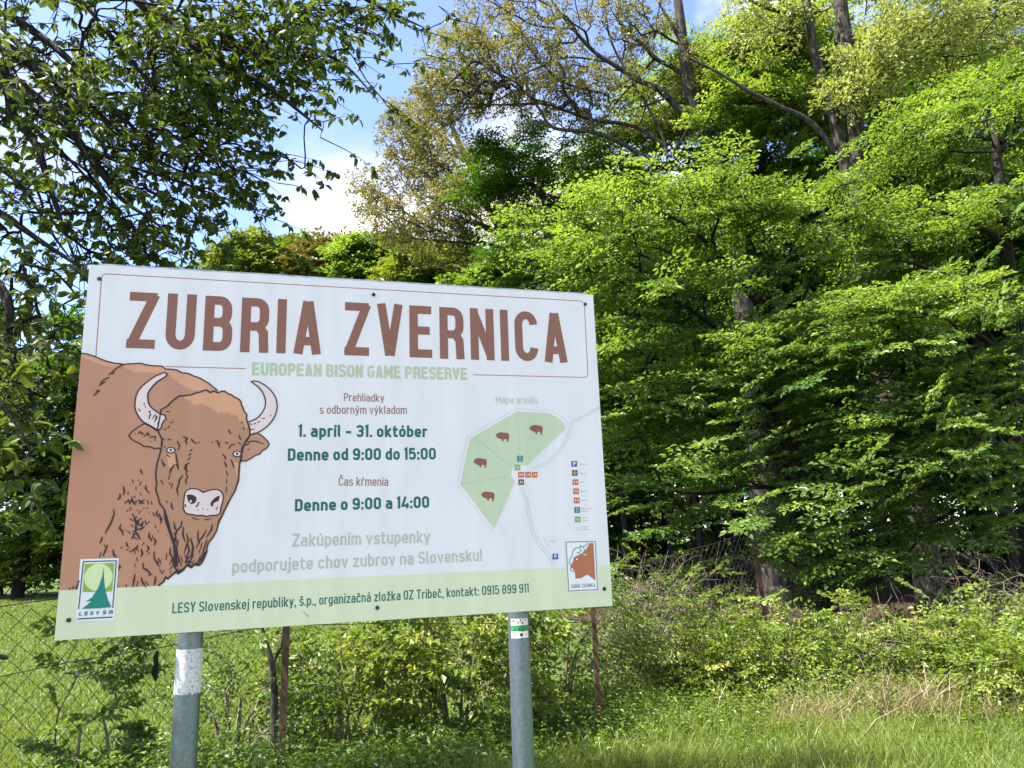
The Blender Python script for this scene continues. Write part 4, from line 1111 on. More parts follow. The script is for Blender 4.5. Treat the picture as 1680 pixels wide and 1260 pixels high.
# wire strainer at the left, and a splinter of bark caught in the mesh
T = Tubes(); a = P(-30, 1072, 3.22); b_ = P(10, 1079, 3.3); T.add([a, (a + b_) / 2, b_, b_ + [0.012, 0, -0.002]], [0.012, 0.013, 0.011, 0.002], 6)
T.obj('wire_strainer', M_WIRE, fence_root)
T = Tubes(); pts = [P(254 + dx, y, 3.93) for dx, y in ((4, 1068), (1, 1078), (2, 1090), (-1, 1103), (2, 1112), (0, 1118))]
T.add(pts, [0.008, 0.014, 0.012, 0.018, 0.012, 0.002], 7)
o = T.obj('bark_splinter', M_BARKD, None); 
tag(o, 'dark splinter of bark caught in the fence mesh by the left post', 'bark')

#@@PART3
# ------------------------------------------------------------------ trees
def Wp(px, py, Y): return P(px, py, Y)

# hornbeam in front: light green storeys over the right half
tree('hornbeam_tree', 'light green hornbeam whose lowest tiers of leaves reach over the brambles beside the board', 'tree',
     [trunk_to_ground([(1362, 1030), (1338, 950), (1288, 790), (1264, 640), (1245, 500), (1225, 380)], 10.6, 0.20, 0.05),
      line(10.4, [(1262, 640), (1200, 560, 10.0), (1120, 500, 9.6), (1040, 470, 9.3), (960, 440, 9.2)], 0.05, 0.015),
      line(10.4, [(1245, 500), (1180, 420, 10.0), (1110, 360, 9.7), (1000, 330, 9.5)], 0.05, 0.015),
      line(10.4, [(1270, 700), (1200, 690, 9.6), (1120, 670, 9.2), (1040, 650, 9.0)], 0.045, 0.012),
      line(10.4, [(1280, 760), (1330, 700, 9.6), (1400, 640, 9.0), (1450, 620, 8.6)], 0.045, 0.012),
      line(10.4, [(1285, 800), (1230, 800, 9.4), (1150, 810, 8.9), (1060, 800, 8.7)], 0.035, 0.01)],
     [(1110, 350, 180, 70, 10.0, 1.2, 161), (990, 400, 70, 90, 9.6, 0.9, 74), (1260, 400, 160, 90, 10.2, 1.3, 161), (1080, 480, 120, 70, 9.8, 1.1, 105), (1220, 540, 150, 80, 9.8, 1.2, 117),
      (1060, 590, 90, 50, 9.5, 0.8, 68), (1180, 660, 130, 60, 9.5, 1.0, 93), (1060, 700, 80, 40, 9.2, 0.7, 37), (1330, 620, 110, 70, 9.4, 1.0, 68), (1150, 780, 100, 35, 9.2, 0.7, 20), (1290, 820, 110, 50, 9.1, 0.8, 28), (1310, 880, 50, 50, 9.3, 0.4, 27), (1280, 790, 40, 60, 9.3, 0.4, 27), (1500, 740, 40, 50, 9.6, 0.4, 18),
      (1050, 810, 60, 22, 9.0, 0.5, 12), (1260, 920, 70, 35, 9.2, 0.5, 13), (1200, 870, 60, 28, 9.2, 0.5, 7), (1340, 930, 60, 30, 9.3, .5, 9), (1290, 730, 90, 40, 9.2, 0.7, 43), (1370, 800, 80, 40, 9.2, 0.7, 17), (1380, 720, 70, 40, 9.4, .7, 36), (1450, 590, 60, 70, 9.6, .6, 63), (1250, 560, 70, 80, 9.7, .6, 63), (1460, 680, 50, 40, 9.5, .5, 27), (1500, 840, 50, 50, 9.6, .5, 27), (1290, 640, 50, 40, 9.4, .5, 27)],
     T_SPRAY, M_HORN, M_BARKD, spray=0.72, leaf=0.070, long=1.15, per_plate=9, seed=21)

# oak with twin stems, yellow young leaves; hornbeam sprays of the tree beside it
tree('oak_tree', 'tall twin-stemmed oak with pale yellow young leaves, highest at the right', 'tree',
     [trunk_to_ground([(1528, 1000), (1508, 850), (1450, 630), (1418, 450), (1404, 320), (1402, 200), (1392, 100), (1378, 0), (1360, -120)], 12.5, 0.23, 0.11),
      line(12.5, [(1398, 320), (1382, 250), (1362, 170), (1338, 90), (1322, 0), (1305, -120)], 0.117, 0.070),
      line(12.5, [(1372, 250), (1330, 200), (1280, 175), (1230, 150), (1180, 120), (1130, 95)], 0.055, 0.023),
      line(12.4, [(1400, 190), (1440, 145), (1480, 110), (1540, 60), (1610, 30), (1700, 20)], 0.055, 0.023),
      line(12.4, [(1340, 20), (1290, 20), (1250, 10), (1200, -20)], 0.047, 0.023),
      line(12.4, [(1404, 230), (1440, 200), (1480, 150)], 0.039, 0.016)],
     [(1420, 120, 80, 45, 12.0, 0.9, 121), (1490, 60, 110, 60, 12.0, 1.0, 177), (1390, 160, 50, 25, 11.8, 0.5, 37), (1260, 40, 90, 50, 12.6, 1.0, 65), (1400, -60, 260, 70, 12.6, 2.0, 187), (1600, 60, 110, 60, 12.3, 1.0, 121)],
     T_TUFT, M_OAKY, M_BARK, spray=0.36, leaf=0.078, seed=22, flat=False, droop=0.0)

tree('hornbeam_tree', 'broad deep green hornbeam filling the right edge, tiered down to the brambles', 'tree',
     [trunk_to_ground([(1700, 1000), (1690, 800), (1670, 600), (1650, 400), (1630, 200)], 10.0, 0.19, 0.05),
      line(9.8, [(1672, 620), (1620, 560, 9.2), (1540, 520, 8.6), (1440, 500, 8.3)], 0.05, 0.012),
      line(9.8, [(1690, 760), (1620, 720, 9.0), (1530, 700, 8.4), (1440, 700, 8.1)], 0.05, 0.012),
      line(9.8, [(1690, 860), (1600, 820, 8.8), (1500, 790, 8.3), (1420, 790, 8.0)], 0.045, 0.01),
      line(9.8, [(1650, 400), (1580, 360, 9.4), (1480, 330, 9.2)], 0.05, 0.015)],
     [(1590, 520, 150, 60, 8.8, 0.9, 105), (1470, 500, 90, 30, 8.4, 0.5, 37), (1620, 640, 120, 55, 8.7, 0.8, 62), (1520, 700, 110, 35, 8.5, 0.7, 46), (1630, 770, 110, 60, 8.5, 0.8, 62), (1490, 790, 90, 25, 8.2, 0.5, 14),
      (1580, 870, 110, 45, 8.6, 0.7, 25), (1450, 870, 70, 30, 8.8, 0.6, 11), (1610, 380, 150, 70, 9.6, 1.2, 124), (1560, 250, 140, 80, 10.4, 1.3, 117), (1640, 160, 90, 90, 10.6, 1.3, 74), (1650, 950, 70, 40, 8.9, 0.5, 9), (1500, 390, 110, 50, 9.8, 1, 55)],
     T_SPRAY, M_HORN, M_BARKD, spray=0.72, leaf=0.073, long=1.15, per_plate=9, seed=23)

tree('hornbeam_tree', 'bright hornbeam crown between the brown-leaved oak and the twin-stemmed oak', 'tree',
     [trunk_to_ground([(1300, 900), (1275, 500), (1255, 300), (1240, 150)], 16.5, 0.2, 0.06)],
     [(1080, 230, 80, 60, 17.5, 1.2, 110), (1090, 120, 60, 60, 18.0, 1.2, 60), (1010, 300, 70, 40, 17.5, 1.0, 70), (1250, 150, 140, 110, 16.5, 1.8, 432), (1330, 260, 100, 60, 16.0, 1.2, 99), (1200, 250, 40, 50, 16.5, 0.8, 27), (1500, 200, 130, 110, 17.0, 1.6, 171), (1440, 320, 90, 70, 16.0, 1.2, 99), (1180, 130, 60, 60, 16.5, 1.2, 63), (1340, 100, 80, 80, 16.5, 1.4, 108), (1250, 190, 110, 80, 15.2, 1.0, 198), (1260, 100, 100, 60, 15.4, 1.0, 144), (1600, 100, 110, 100, 17, 1.5, 135), (1480, 90, 90, 80, 17.5, 1.4, 99)],
     T_SPRAY, M_HORN, M_BARKD, spray=0.85, leaf=0.095, seed=24, tintshift=0.15)

tree('hornbeam_tree', 'dark green hornbeam crown standing out among the brown oak branches', 'tree',
     [trunk_to_ground([(930, 900), (915, 600), (900, 420), (890, 300)], 17, 0.18, 0.05)],
     [(880, 275, 95, 45, 17, 1.3, 190), (900, 440, 110, 45, 17, 1.3, 150), (1010, 470, 60, 40, 16, 1, 60), (830, 310, 40, 20, 17, .8, 30)],
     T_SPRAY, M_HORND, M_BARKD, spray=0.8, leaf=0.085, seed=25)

# oak with brown-green young leaves, spreading to the left
tree('oak_tree', 'big oak with long bare limbs and brownish young leaves spreading over the board', 'tree',
     [trunk_to_ground([(1260, 900), (1215, 450), (1190, 310), (1165, 240), (1140, 180), (1124, 100), (1112, 0), (1100, -100)], 15.0, 0.27, 0.08),
      line(15.0, [(1140, 200), (1120, 185), (1080, 146), (1050, 133), (1010, 108), (975, 85), (940, 47), (905, 0), (880, -60)], 0.086, 0.023),
      line(14.8, [(1140, 190), (1100, 257, 14.6), (1087, 223), (1060, 170), (1035, 130), (1000, 60), (990, -20)], 0.039, 0.023),
      line(14.8, [(1175, 300), (1120, 280), (1073, 267), (1023, 237), (973, 217), (923, 213), (900, 203), (873, 163), (823, 127), (793, 97), (765, 60)], 0.070, 0.009),
      line(15.2, [(1090, 240), (1040, 207), (973, 197), (923, 180), (890, 170), (823, 172), (760, 170), (700, 175)], 0.055, 0.009),
      line(15.2, [(1000, 155), (943, 142), (907, 122), (873, 85), (840, 43), (810, 0)], 0.035, 0.016),
      line(15.0, [(1000, 102), (930, 94), (880, 112), (840, 130), (790, 140)], 0.027, 0.009),
      line(15.0, [(945, 48), (880, 42), (845, 25), (800, 0)], 0.031, 0.016),
      line(15.0, [(1112, 60), (1090, 20), (1060, -30)], 0.039, 0.023)],
     [(760, 120, 80, 70, 15.2, 1.5, 282), (860, 130, 110, 70, 15.2, 1.8, 217), (960, 60, 120, 60, 15.2, 1.8, 184), (820, 30, 90, 40, 15.2, 1.5, 130), (1050, 60, 60, 50, 15.2, 1.5, 75), (720, 180, 50, 40, 15.2, 1.2, 97), (930, 160, 100, 40, 15.2, 1.5, 119), (1000, 180, 80, 40, 15.4, 1.3, 87), (1110, 150, 50, 70, 15.5, 1.2, 65), (950, -60, 220, 60, 15.2, 2.0, 141)],
     T_TUFT, M_OAK, M_BARK, spray=0.30, leaf=0.068, seed=26, flat=False, droop=0.0, r0=0.0055)

tree('oak_tree', 'rust-tinged young oak with fine upswept twigs, its crown against the cloud', 'tree',
     [trunk_to_ground([(960, 800), (930, 560), (880, 440), (820, 370), (787, 300), (755, 240), (735, 190)], 19.0, 0.26, 0.05),
      line(19, [(860, 420), (800, 400), (740, 385), (700, 370), (660, 345), (620, 315), (590, 295)], 0.062, 0.009),
      line(19, [(800, 340), (760, 310), (730, 280), (705, 245), (690, 200)], 0.047, 0.009),
      line(19, [(780, 400), (720, 395), (670, 388), (630, 355), (600, 340)], 0.047, 0.009),
      line(18.6, [(900, 470), (960, 420), (1010, 418), (1060, 422)], 0.055, 0.023),
      line(18.6, [(930, 430), (880, 400), (830, 380), (790, 372), (740, 350)], 0.055, 0.016),
      line(18.6, [(1000, 418), (930, 395), (890, 372), (850, 352)], 0.039, 0.012)],
     [(690, 240, 70, 55, 19, 1.8, 243), (740, 290, 90, 55, 19, 1.8, 252), (620, 320, 48, 38, 19, 1.4, 102), (660, 370, 60, 30, 19, 1.5, 102), (780, 350, 110, 45, 18.6, 1.8, 299), (890, 360, 100, 38, 18.6, 1.5, 224), (960, 390, 50, 30, 18.6, 1.2, 56), (720, 400, 80, 30, 19, 1.5, 121), (660, 200, 30, 30, 19, 1, 37)],
     T_TUFT, M_OAK, M_BARK, spray=0.34, leaf=0.075, seed=27, flat=False, droop=-0.1, r0=0.0055, tintshift=-0.08)

# cherry boughs overhead at the left
ct = [(-3.9, 3.6, -0.05), (-3.87, 3.6, 0.5), (-3.8, 3.62, 1.5), (-3.7, 3.65, 2.4), (-3.55, 3.7, 3.2), (-3.4, 3.7, 4.1)]
ctr = [0.2, 0.16, 0.14, 0.12, 0.10, 0.07]
cherry_fixed = [[(np.array(a, float), b) for a, b in zip(ct, ctr)],
     line(3.82, [(-420, 60), (-200, 60), (0, 123), (50, 153), (110, 207), (143, 253), (173, 293), (200, 327), (243, 357), (283, 387)], 0.042, 0.005),
     line(3.98, [(-420, 20), (-200, 10), (0, 80), (43, 103), (83, 133), (120, 157), (150, 200), (200, 260), (260, 310)], 0.035, 0.005),
     line(3.73, [(-420, -60), (-150, -30), (0, 20), (60, 55), (110, 95), (150, 140), (200, 190), (245, 235), (300, 270)], 0.035, 0.005),
     line(3.65, [(-420, 100), (-150, 100), (0, 143), (20, 187), (60, 240), (77, 293), (90, 333), (110, 390), (125, 430)], 0.035, 0.005),
     line(3.82, [(-300, -320), (50, -180), (227, 0), (267, 27), (293, 53), (340, 90), (400, 120), (450, 150), (500, 190), (530, 215)], 0.045, 0.004),
     line(3.98, [(-300, -380), (150, -260), (400, -60), (450, 0), (480, 40), (520, 80), (570, 110), (620, 165)], 0.035, 0.004),
     line(4.07, [(-300, -420), (250, -300), (520, -80), (590, -10), (640, 20), (695, 45)], 0.035, 0.004),
     line(3.49, [(-420, 220), (-150, 260), (0, 350), (30, 370), (73, 400), (133, 440), (150, 470)], 0.03, 0.004),
     line(3.24, [(-420, 300), (-150, 360), (0, 470), (14, 558), (30, 610), (45, 637), (60, 680), (66, 700)], 0.03, 0.004),
     line(2.74, [(-500, 420), (-180, 480), (-40, 600), (0, 660), (30, 700), (50, 740)], 0.022, 0.003)]
cherry_fixed += [line(Y_, p_, 0.016, 0.003) for Y_, p_ in (
     (3.9, [(-60, 150), (60, 215), (150, 300), (230, 400)]), (3.7, [(-60, -20), (60, 110), (130, 230), (180, 340)]), (4.0, [(100, -40), (200, 80), (290, 190), (350, 260), (400, 330)]),
     (3.8, [(-40, 40), (100, 130), (230, 250), (330, 350)]), (4.1, [(180, -60), (300, 50), (390, 170), (440, 245)]), (3.6, [(-60, 240), (30, 300), (90, 390), (120, 430)]),
     (4.0, [(300, -60), (400, 30), (470, 110), (520, 150)]), (3.9, [(-60, 80), (80, 200), (180, 260), (300, 300), (380, 330)]))]
tips = [(640, 180, 4.07), (625, 160, 4.07), (600, 130, 4.07), (525, 225, 3.57), (500, 205, 3.65), (500, 275, 3.82), (475, 262, 3.90), (440, 250, 3.90), (560, 80, 3.98), (615, 95, 4.07), (645, 105, 4.07), (690, 50, 4.07), (665, 40, 4.07), (640, 25, 4.07), (700, 90, 4.15), (720, 10, 4.15),
        (580, 95, 4.07), (545, 130, 3.98), (420, 350, 3.98), (400, 330, 3.98), (490, 140, 3.90), (520, 150, 3.98), (430, 395, 4.15), (380, 400, 4.07), (455, 300, 3.98), (400, 280, 3.90), (560, 20, 4.07), (585, 40, 4.07), (530, 200, 3.57), (735, 30, 4.15)]
extra = np.array([P(*t) for t in tips])
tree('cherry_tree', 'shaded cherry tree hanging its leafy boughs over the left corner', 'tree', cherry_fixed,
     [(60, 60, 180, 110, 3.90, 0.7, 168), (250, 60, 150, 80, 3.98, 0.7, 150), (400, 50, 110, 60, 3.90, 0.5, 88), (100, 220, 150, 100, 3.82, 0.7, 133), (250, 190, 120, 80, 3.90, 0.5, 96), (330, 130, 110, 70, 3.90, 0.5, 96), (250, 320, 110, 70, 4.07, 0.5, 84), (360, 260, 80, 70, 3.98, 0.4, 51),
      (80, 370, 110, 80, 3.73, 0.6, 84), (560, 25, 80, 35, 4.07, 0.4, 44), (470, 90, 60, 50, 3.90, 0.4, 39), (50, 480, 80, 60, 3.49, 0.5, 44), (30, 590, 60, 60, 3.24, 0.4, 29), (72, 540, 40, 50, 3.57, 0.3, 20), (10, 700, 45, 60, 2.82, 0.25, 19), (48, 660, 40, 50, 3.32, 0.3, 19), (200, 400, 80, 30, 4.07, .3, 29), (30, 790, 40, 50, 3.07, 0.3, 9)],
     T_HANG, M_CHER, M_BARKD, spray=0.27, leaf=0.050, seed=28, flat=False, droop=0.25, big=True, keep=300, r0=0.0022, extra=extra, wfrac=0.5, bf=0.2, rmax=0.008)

# far trees across the meadow
far = [('far_tree', 'far tree at the left edge beyond the meadow, mid green', (-60, 600), 120, 150, 33, M_FAR, 0),
       ('far_tree', 'far bushy tree beyond the meadow, half behind the cherry leaves', (60, 680), 90, 130, 31, M_FAR, 0.1),
       ('far_tree', 'far dark tree beyond the meadow, close to the board on its left side', (170, 640), 90, 160, 32, M_HORND, 0),
       ('far_tree', 'far olive tree just above the left half of the board', (430, 455), 80, 70, 34, M_FAR, -0.05),
       ('russet_tree', 'far rust brown tree rising above the top edge of the board', (545, 432), 36, 34, 33, M_FARO, 0),
       ('far_tree', 'far fresh green tree right of the rust brown one', (625, 440), 58, 52, 31, M_HORN, 0),
       ('far_tree', 'far yellowish green tree above the middle of the board', (730, 455), 75, 45, 29, M_FAR, 0.15),
       ('far_tree', 'far green tree low above the board below the spreading oak', (830, 475), 75, 40, 27, M_HORN, -0.1),
       ('far_tree', 'far pointed tree peeping between the olive tree and the rust brown one', (492, 445), 38, 46, 36, M_HORND, 0.2),
       ('far_tree', 'far tree behind the board, seen only past its lower left corner', (300, 600), 110, 170, 36, M_FAR, 0),
       ('far_tree', 'far dark green tree filling the gap right of the board top', (960, 500), 75, 60, 25, M_HORND, 0.1)]
for i, (nm, lb, (cx, cy), hw, hh, Y, mt, ts) in enumerate(far):
    zb = P(cx, cy, Y)
    s_ = Y / 1200.0
    base = np.array([zb[0], Y, -0.1])
    topz = zb[2]
    fx = [[(base, 0.25), (base * 0.5 + np.array([zb[0], Y, topz]) * 0.5, 0.17), (np.array([zb[0], Y, topz]), 0.08)]]
    lowz = max(1.2, (topz) * 0.35)
    tree(nm, lb, 'tree', fx, [(cx, cy, hw, hh, Y, hw * s_ * 0.8, 420), ((zb[0], Y, lowz + 0.6), (hw * s_ * 1.05, 1.6, max(1.0, lowz)), 260)],
         T_SPARSE, mt, M_BARKD, spray=1.2, leaf=0.21, seed=40 + i, tintshift=ts, wfrac=0.6, per_plate=4)
# low hedge foot below the far trees
r = np.random.default_rng(60)
HL = [w + ' of the nine low leafy shrubs in the hedge across the meadow' for w in ('leftmost', 'second from the left', 'third from the left', 'fourth from the left', 'middle one', 'fourth from the right', 'third from the right', 'second from the right', 'rightmost')]
for i in range(9):
    x0 = -34 + i * 5.2
    tree('hedge_shrub', HL[i], 'shrub',
         [[(np.array([x0, 34 + r.normal(0, .6), -0.1]), 0.08), (np.array([x0, 34, 1.5]), 0.03)]],
         [((x0, 34, 1.6), (3.4, 1.2, 1.7), 230)], T_SPARSE, M_HORND if i % 2 else M_FAR, M_BARKD, spray=1.0, leaf=0.17, seed=61 + i, group='shrubs of the far hedge', wfrac=0.6, per_plate=4)

# slender trees of the wood behind: four are grown, the rest are copies
def copy_tree(root, loc, rz, sc, label):
    c = root.copy(); COL.objects.link(c); c.location = loc; c.rotation_euler = (0, 0, rz); c.scale = (sc,) * 3
    c['label'] = label
    for ch in list(root.children):
        d = ch.copy(); COL.objects.link(d); d.parent = c
        for g in ch.children:
            e = g.copy(); COL.objects.link(e); e.parent = d
    return c
WL = 'slender tree with a thin dark trunk in the gloom of the wood behind the hornbeams'
WG = 'slender trees of the wood'
protos = []
r = np.random.default_rng(70)
for i in range(4):
    x0, y0 = (4.0 + i * 4.1, 19.5 + (i % 2) * 2.0)
    lx, ly = r.normal(0, 0.3, 2)
    b0 = np.array([x0, y0, -0.05])
    fx = [[(b0, 0.13), (b0 + [lx * .3, ly * .3, 3.5], 0.10), (b0 + [lx, ly, 7.5], 0.075), (b0 + [lx * 1.2, ly, 12.5], 0.03)]]
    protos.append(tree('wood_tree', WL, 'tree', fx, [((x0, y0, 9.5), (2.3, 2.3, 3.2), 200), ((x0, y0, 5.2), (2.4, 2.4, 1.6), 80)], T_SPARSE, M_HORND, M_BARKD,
                       spray=1.1, leaf=0.15, seed=71 + i, group=WG, wfrac=0.6, per_plate=4))
spots = []
for y0 in np.arange(16.5, 34, 2.6):
    for x0 in np.arange(-0.5 + (y0 % 5) * 0.3, 0.85 * y0 + 6, 2.4):
        spots.append((x0 + r.normal(0, 0.7), y0 + r.normal(0, 0.6)))
for i, (x0, y0) in enumerate(spots):
    if x0 < 1.0 + (y0 - 16) * 0.05: continue
    sc = r.uniform(0.78, 1.12)
    if x0 < 5: sc *= 0.72
    copy_tree(protos[i % 4], (x0, y0, -0.05), r.uniform(0, 6.28), sc, WL)

r = np.random.default_rng(99)
n = 60000
X = r.uniform(-3, 42, n); Y = 36 + r.uniform(0, 4, n); Z = 9.5 * r.uniform(0, 1, n) ** 0.9
X = X + 0.6 * np.sin(Z * 2 + Y)
V, F = leaf_quads(np.stack([X, Y, Z], 1), r.normal(0, 1, (n, 3)) * [1, 1, .4], r.normal(0, .5, (n, 3)) + [0, -0.3, 1], 0.34 * r.uniform(.6, 1.3, n), 0.24 * r.uniform(.6, 1.3, n))
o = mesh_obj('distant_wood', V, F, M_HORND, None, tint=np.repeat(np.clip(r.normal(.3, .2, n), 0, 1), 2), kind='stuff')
tag(o, 'leafy depth of the wood far behind the trunks')

# ------------------------------------------------------------------ shrubs and brambles
def shrub(name, label, cx, cy, rx, ry, h, n, mat, leaf=0.045, spray=0.32, seed=1, group=None, cat='shrub', bark=M_TWIG, ts=0.0, tm=T_BUSH, low=0.45):
    rs = np.random.default_rng(seed)
    fx = []
    for k in range(7 if rx > 0.2 else 1):
        a = rs.uniform(0, 6.28); q = rs.uniform(0.2, 0.8)
        b0 = np.array([cx + 0.12 * math.cos(a) * rx, cy + 0.12 * math.sin(a) * ry, -0.03])
        e = np.array([cx + q * rx * math.cos(a), cy + q * ry * math.sin(a), h * rs.uniform(0.5, 0.85)])
        fx.append([(b0, 0.012), ((b0 + e) / 2 + [0, 0, 0.15 * h], 0.009), (e, 0.005)])
    up = np.stack([cx + rs.uniform(-1, 1, 9) * rx * 0.9, cy + rs.uniform(-1, 1, 9) * ry * 0.9, h * rs.uniform(1.0, 1.5, 9)], 1)
    return tree(name, label, cat, fx, [((cx, cy, h * 0.62), (rx, ry, h * 0.42), n), ((cx, cy, h * 0.3), (rx * 1.05, ry * 1.05, h * 0.28), int(n * low))],
                tm, mat, bark, spray=spray, leaf=leaf, seed=seed, group=group, flat=False, droop=0.12, r0=0.0016, tintshift=ts, bf=0.25, wfrac=0.6, extra=up if rx > 0.3 else None)

def g2(px, Y): p = P(px, 900, Y); return p[0], p[1]
x, y = g2(745, 6.1); shrub('hazel_shrub', 'fresh light green shrub under the right half of the board', x, y, 0.75, 0.5, 1.2, 150, M_SHRUB, 0.055, 0.34, 101, ts=0.15)
x, y = g2(560, 5.9); shrub('hazel_shrub', 'low green shrub right of the rusty fence post under the board', x, y, 0.45, 0.35, 0.75, 60, M_SHRUB, 0.045, 0.3, 102, ts=0.1)
x, y = g2(900, 6.9); shrub('hazel_shrub', 'grey green twiggy shrub behind the right board post', x, y, 0.8, 0.5, 1.3, 130, M_WEED, 0.035, 0.3, 103, ts=0.2)
x, y = g2(400, 5.4); shrub('elder_shrub', 'sparse weedy shrub between the left board post and the rusty fence post', x, y, 0.55, 0.35, 0.7, 40, M_WEED, 0.04, 0.3, 104)
x, y = g2(215, 4.1); shrub('fence_sapling', 'upright little sapling against the mesh left of the left board post', x, y, 0.10, 0.08, 1.15, 22, M_WEED, 0.035, 0.16, 105, cat='sapling')
x, y = g2(150, 4.0); shrub('fence_sapling', 'thin leafy sapling against the mesh near the left corner of the board', x, y, 0.12, 0.08, 1.1, 20, M_WEED, 0.035, 0.16, 106, cat='sapling')
bram = [(1130, 7.3, 0.75, 0.5, 0.72, 'light green bramble mound right of the short fence post', 0.1, 260),
        (1235, 7.2, 0.7, 0.5, 0.58, 'low bramble mound in front of the tall rusty fence post', 0.15, 220),
        (1095, 8.4, 0.8, 0.5, 1.15, 'taller grey green bramble thicket beside the right edge of the board', -0.05, 220),
        (1330, 7.6, 0.75, 0.5, 0.58, 'bramble mound below the leaning dark hornbeam trunk', 0.0, 190),
        (1440, 7.2, 0.7, 0.5, 0.60, 'bramble mound with dry stems between the two dark trunks', 0.05, 180),
        (1540, 6.8, 0.7, 0.45, 0.66, 'yellow green bramble mound behind the tan dead grass', 0.15, 210),
        (1640, 6.3, 0.55, 0.45, 0.62, 'bright bramble mound at the right edge of the verge', 0.2, 190),
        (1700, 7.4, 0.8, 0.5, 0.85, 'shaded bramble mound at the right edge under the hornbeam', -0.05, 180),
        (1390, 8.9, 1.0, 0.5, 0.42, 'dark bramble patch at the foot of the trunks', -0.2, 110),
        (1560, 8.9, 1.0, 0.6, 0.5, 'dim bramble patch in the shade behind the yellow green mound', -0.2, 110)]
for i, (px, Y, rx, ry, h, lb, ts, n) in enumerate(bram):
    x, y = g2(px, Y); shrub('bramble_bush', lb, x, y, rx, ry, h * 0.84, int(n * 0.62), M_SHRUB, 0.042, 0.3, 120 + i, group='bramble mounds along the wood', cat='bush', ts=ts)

# dead tangles of bare stems
def tangle(label, px, Y, rx, ry, h, n, seed, mat=M_TWIG):
    rs = np.random.default_rng(seed); x, y = g2(px, Y)
    T = Tubes()
    for _ in range(n):
        a = rs.uniform(0, 6.28); q = rs.uniform(0, 1) ** 0.5
        p = np.array([x + rx * q * math.cos(a), y + ry * q * math.sin(a), rs.uniform(0, h * 0.9)])
        d = unit(rs.normal(0, 1, 3) + [0, 0, 0.4]); pts = [p]
        for k in range(5):
            d = unit(d + rs.normal(0, 0.35, 3) + [0, 0, -0.08]); p = p + d * rs.uniform(0.06, 0.16)
            if p[2] < 0.02: p[2] = 0.02
            pts.append(p)
        T.add(pts, np.linspace(0.0035, 0.0012, len(pts)), 3)
    o = T.obj('dead_bramble_tangle', mat, None)
    tag(o, label, 'dead brambles')
tangle('brown tangle of dead bramble stems at the lower right corner of the board', 1035, 7.6, 0.5, 0.4, 1.15, 420, 1)
tangle('dead stems tangled among the brambles in the middle of the verge edge', 1460, 6.9, 0.5, 0.3, 0.6, 150, 2)
tangle('dark dead stems round the foot of the tall rusty fence post', 1225, 8.6, 0.5, 0.3, 0.95, 260, 3)
tangle('dead stems hanging in the shade at the right under the hornbeam', 1600, 7.7, 0.5, 0.3, 1.1, 200, 4)

# dead sapling beside the rusty post
x, y = g2(455, 5.1)
T = Tubes(); T.add([P(452, 1200, 5.1) * [1, 1, 0], P(450, 1130, 5.1), P(446, 1085, 5.1), P(436, 1050, 5.1), P(430, 1030, 5.1), P(422, 990, 5.1)], [0.026, 0.024, 0.02, 0.013, 0.01, 0.006], 8)
T.add([P(447, 1090, 5.1), P(462, 1060, 5.1), P(466, 1030, 5.1), P(468, 980, 5.1)], [0.012, 0.012, 0.011, 0.006], 7)
tag(T.obj('dead_sapling', M_BARK, None), 'grey forked dead sapling just left of the rusty fence post', 'dead tree')

# ------------------------------------------------------------------ grass
def blades(r, X, Y, h, w, lean=0.35, z0=None):
    n = len(X)
    z = ground_z(X, Y) if z0 is None else z0
    a = r.uniform(0, 2 * np.pi, n); la = r.uniform(0, 2 * np.pi, n)
    ln = h * lean * r.uniform(0.2, 1.6, n)
    b = np.stack([X, Y, z - 0.01], 1); s = np.stack([np.cos(a), np.sin(a), np.zeros(n)], 1) * (w / 2)[:, None]
    L1 = np.stack([np.cos(la) * ln * 0.35, np.sin(la) * ln * 0.35, h * 0.55], 1); L2 = np.stack([np.cos(la) * ln, np.sin(la) * ln, h], 1)
    V = np.stack([b - s, b + s, b + L1 + s * 0.8, b + L1 - s * 0.8, b + L2], 1).reshape(-1, 3)
    k = np.arange(n)[:, None] * 5
    return V, [k + [0, 1, 2, 3], k + [3, 2, 4]]
def blade_obj(name, r, X, Y, h, w, mat, label, lean=0.35, tint=None):
    V, F = blades(r, X, Y, h, w, lean)
    t = np.clip(r.normal(0.5, 0.2, len(X)) if tint is None else tint, 0, 1)
    o = mesh_obj(name, V, F, mat, None, tint=np.concatenate([t, t]), kind='stuff')
    return tag(o, label, None)
r = np.random.default_rng(90)
def clump_noise(X, Y): return 0.5 + 0.5 * np.sin(X * 3.1 + 1.7 * np.sin(Y * 2.3)) * np.sin(Y * 3.7 + 1.3 * np.sin(X * 1.9))
n = 135000
Yg = 3.6 + 5.6 * r.uniform(0, 1, n) ** 1.15; Xg = r.uniform(-0.62, 0.80, n) * Yg
fenceY = np.interp(Xg, [p[0] for p in FP], [p[1] for p in FP])
kk = (Yg < fenceY + 0.6) | (Xg > 1.0)
Xg, Yg = Xg[kk], Yg[kk]; n = len(Xg)
cn = clump_noise(Xg, Yg)
hg = (0.04 + 0.09 * cn + 0.11 * r.uniform(0, 1, n) ** 4)
c2 = clump_noise(Xg * 0.45 + 3, Yg * 0.6)
tt = r.normal(0.45, 0.2, n) + 0.25 * (cn - 0.5) + 0.3 * (c2 - 0.5) + 0.5 * (r.uniform(0, 1, n) > 0.97)
blade_obj('verge_grass', r, Xg, Yg, hg, r.uniform(0.003, 0.007, n), M_GRASS, 'long bright grass of the verge in front of the fence', 0.65, tt)
n = 120000
Ym = 3.0 + 28 * r.uniform(0, 1, n) ** 1.9; Xm = r.uniform(-0.80, -0.02, n) * Ym
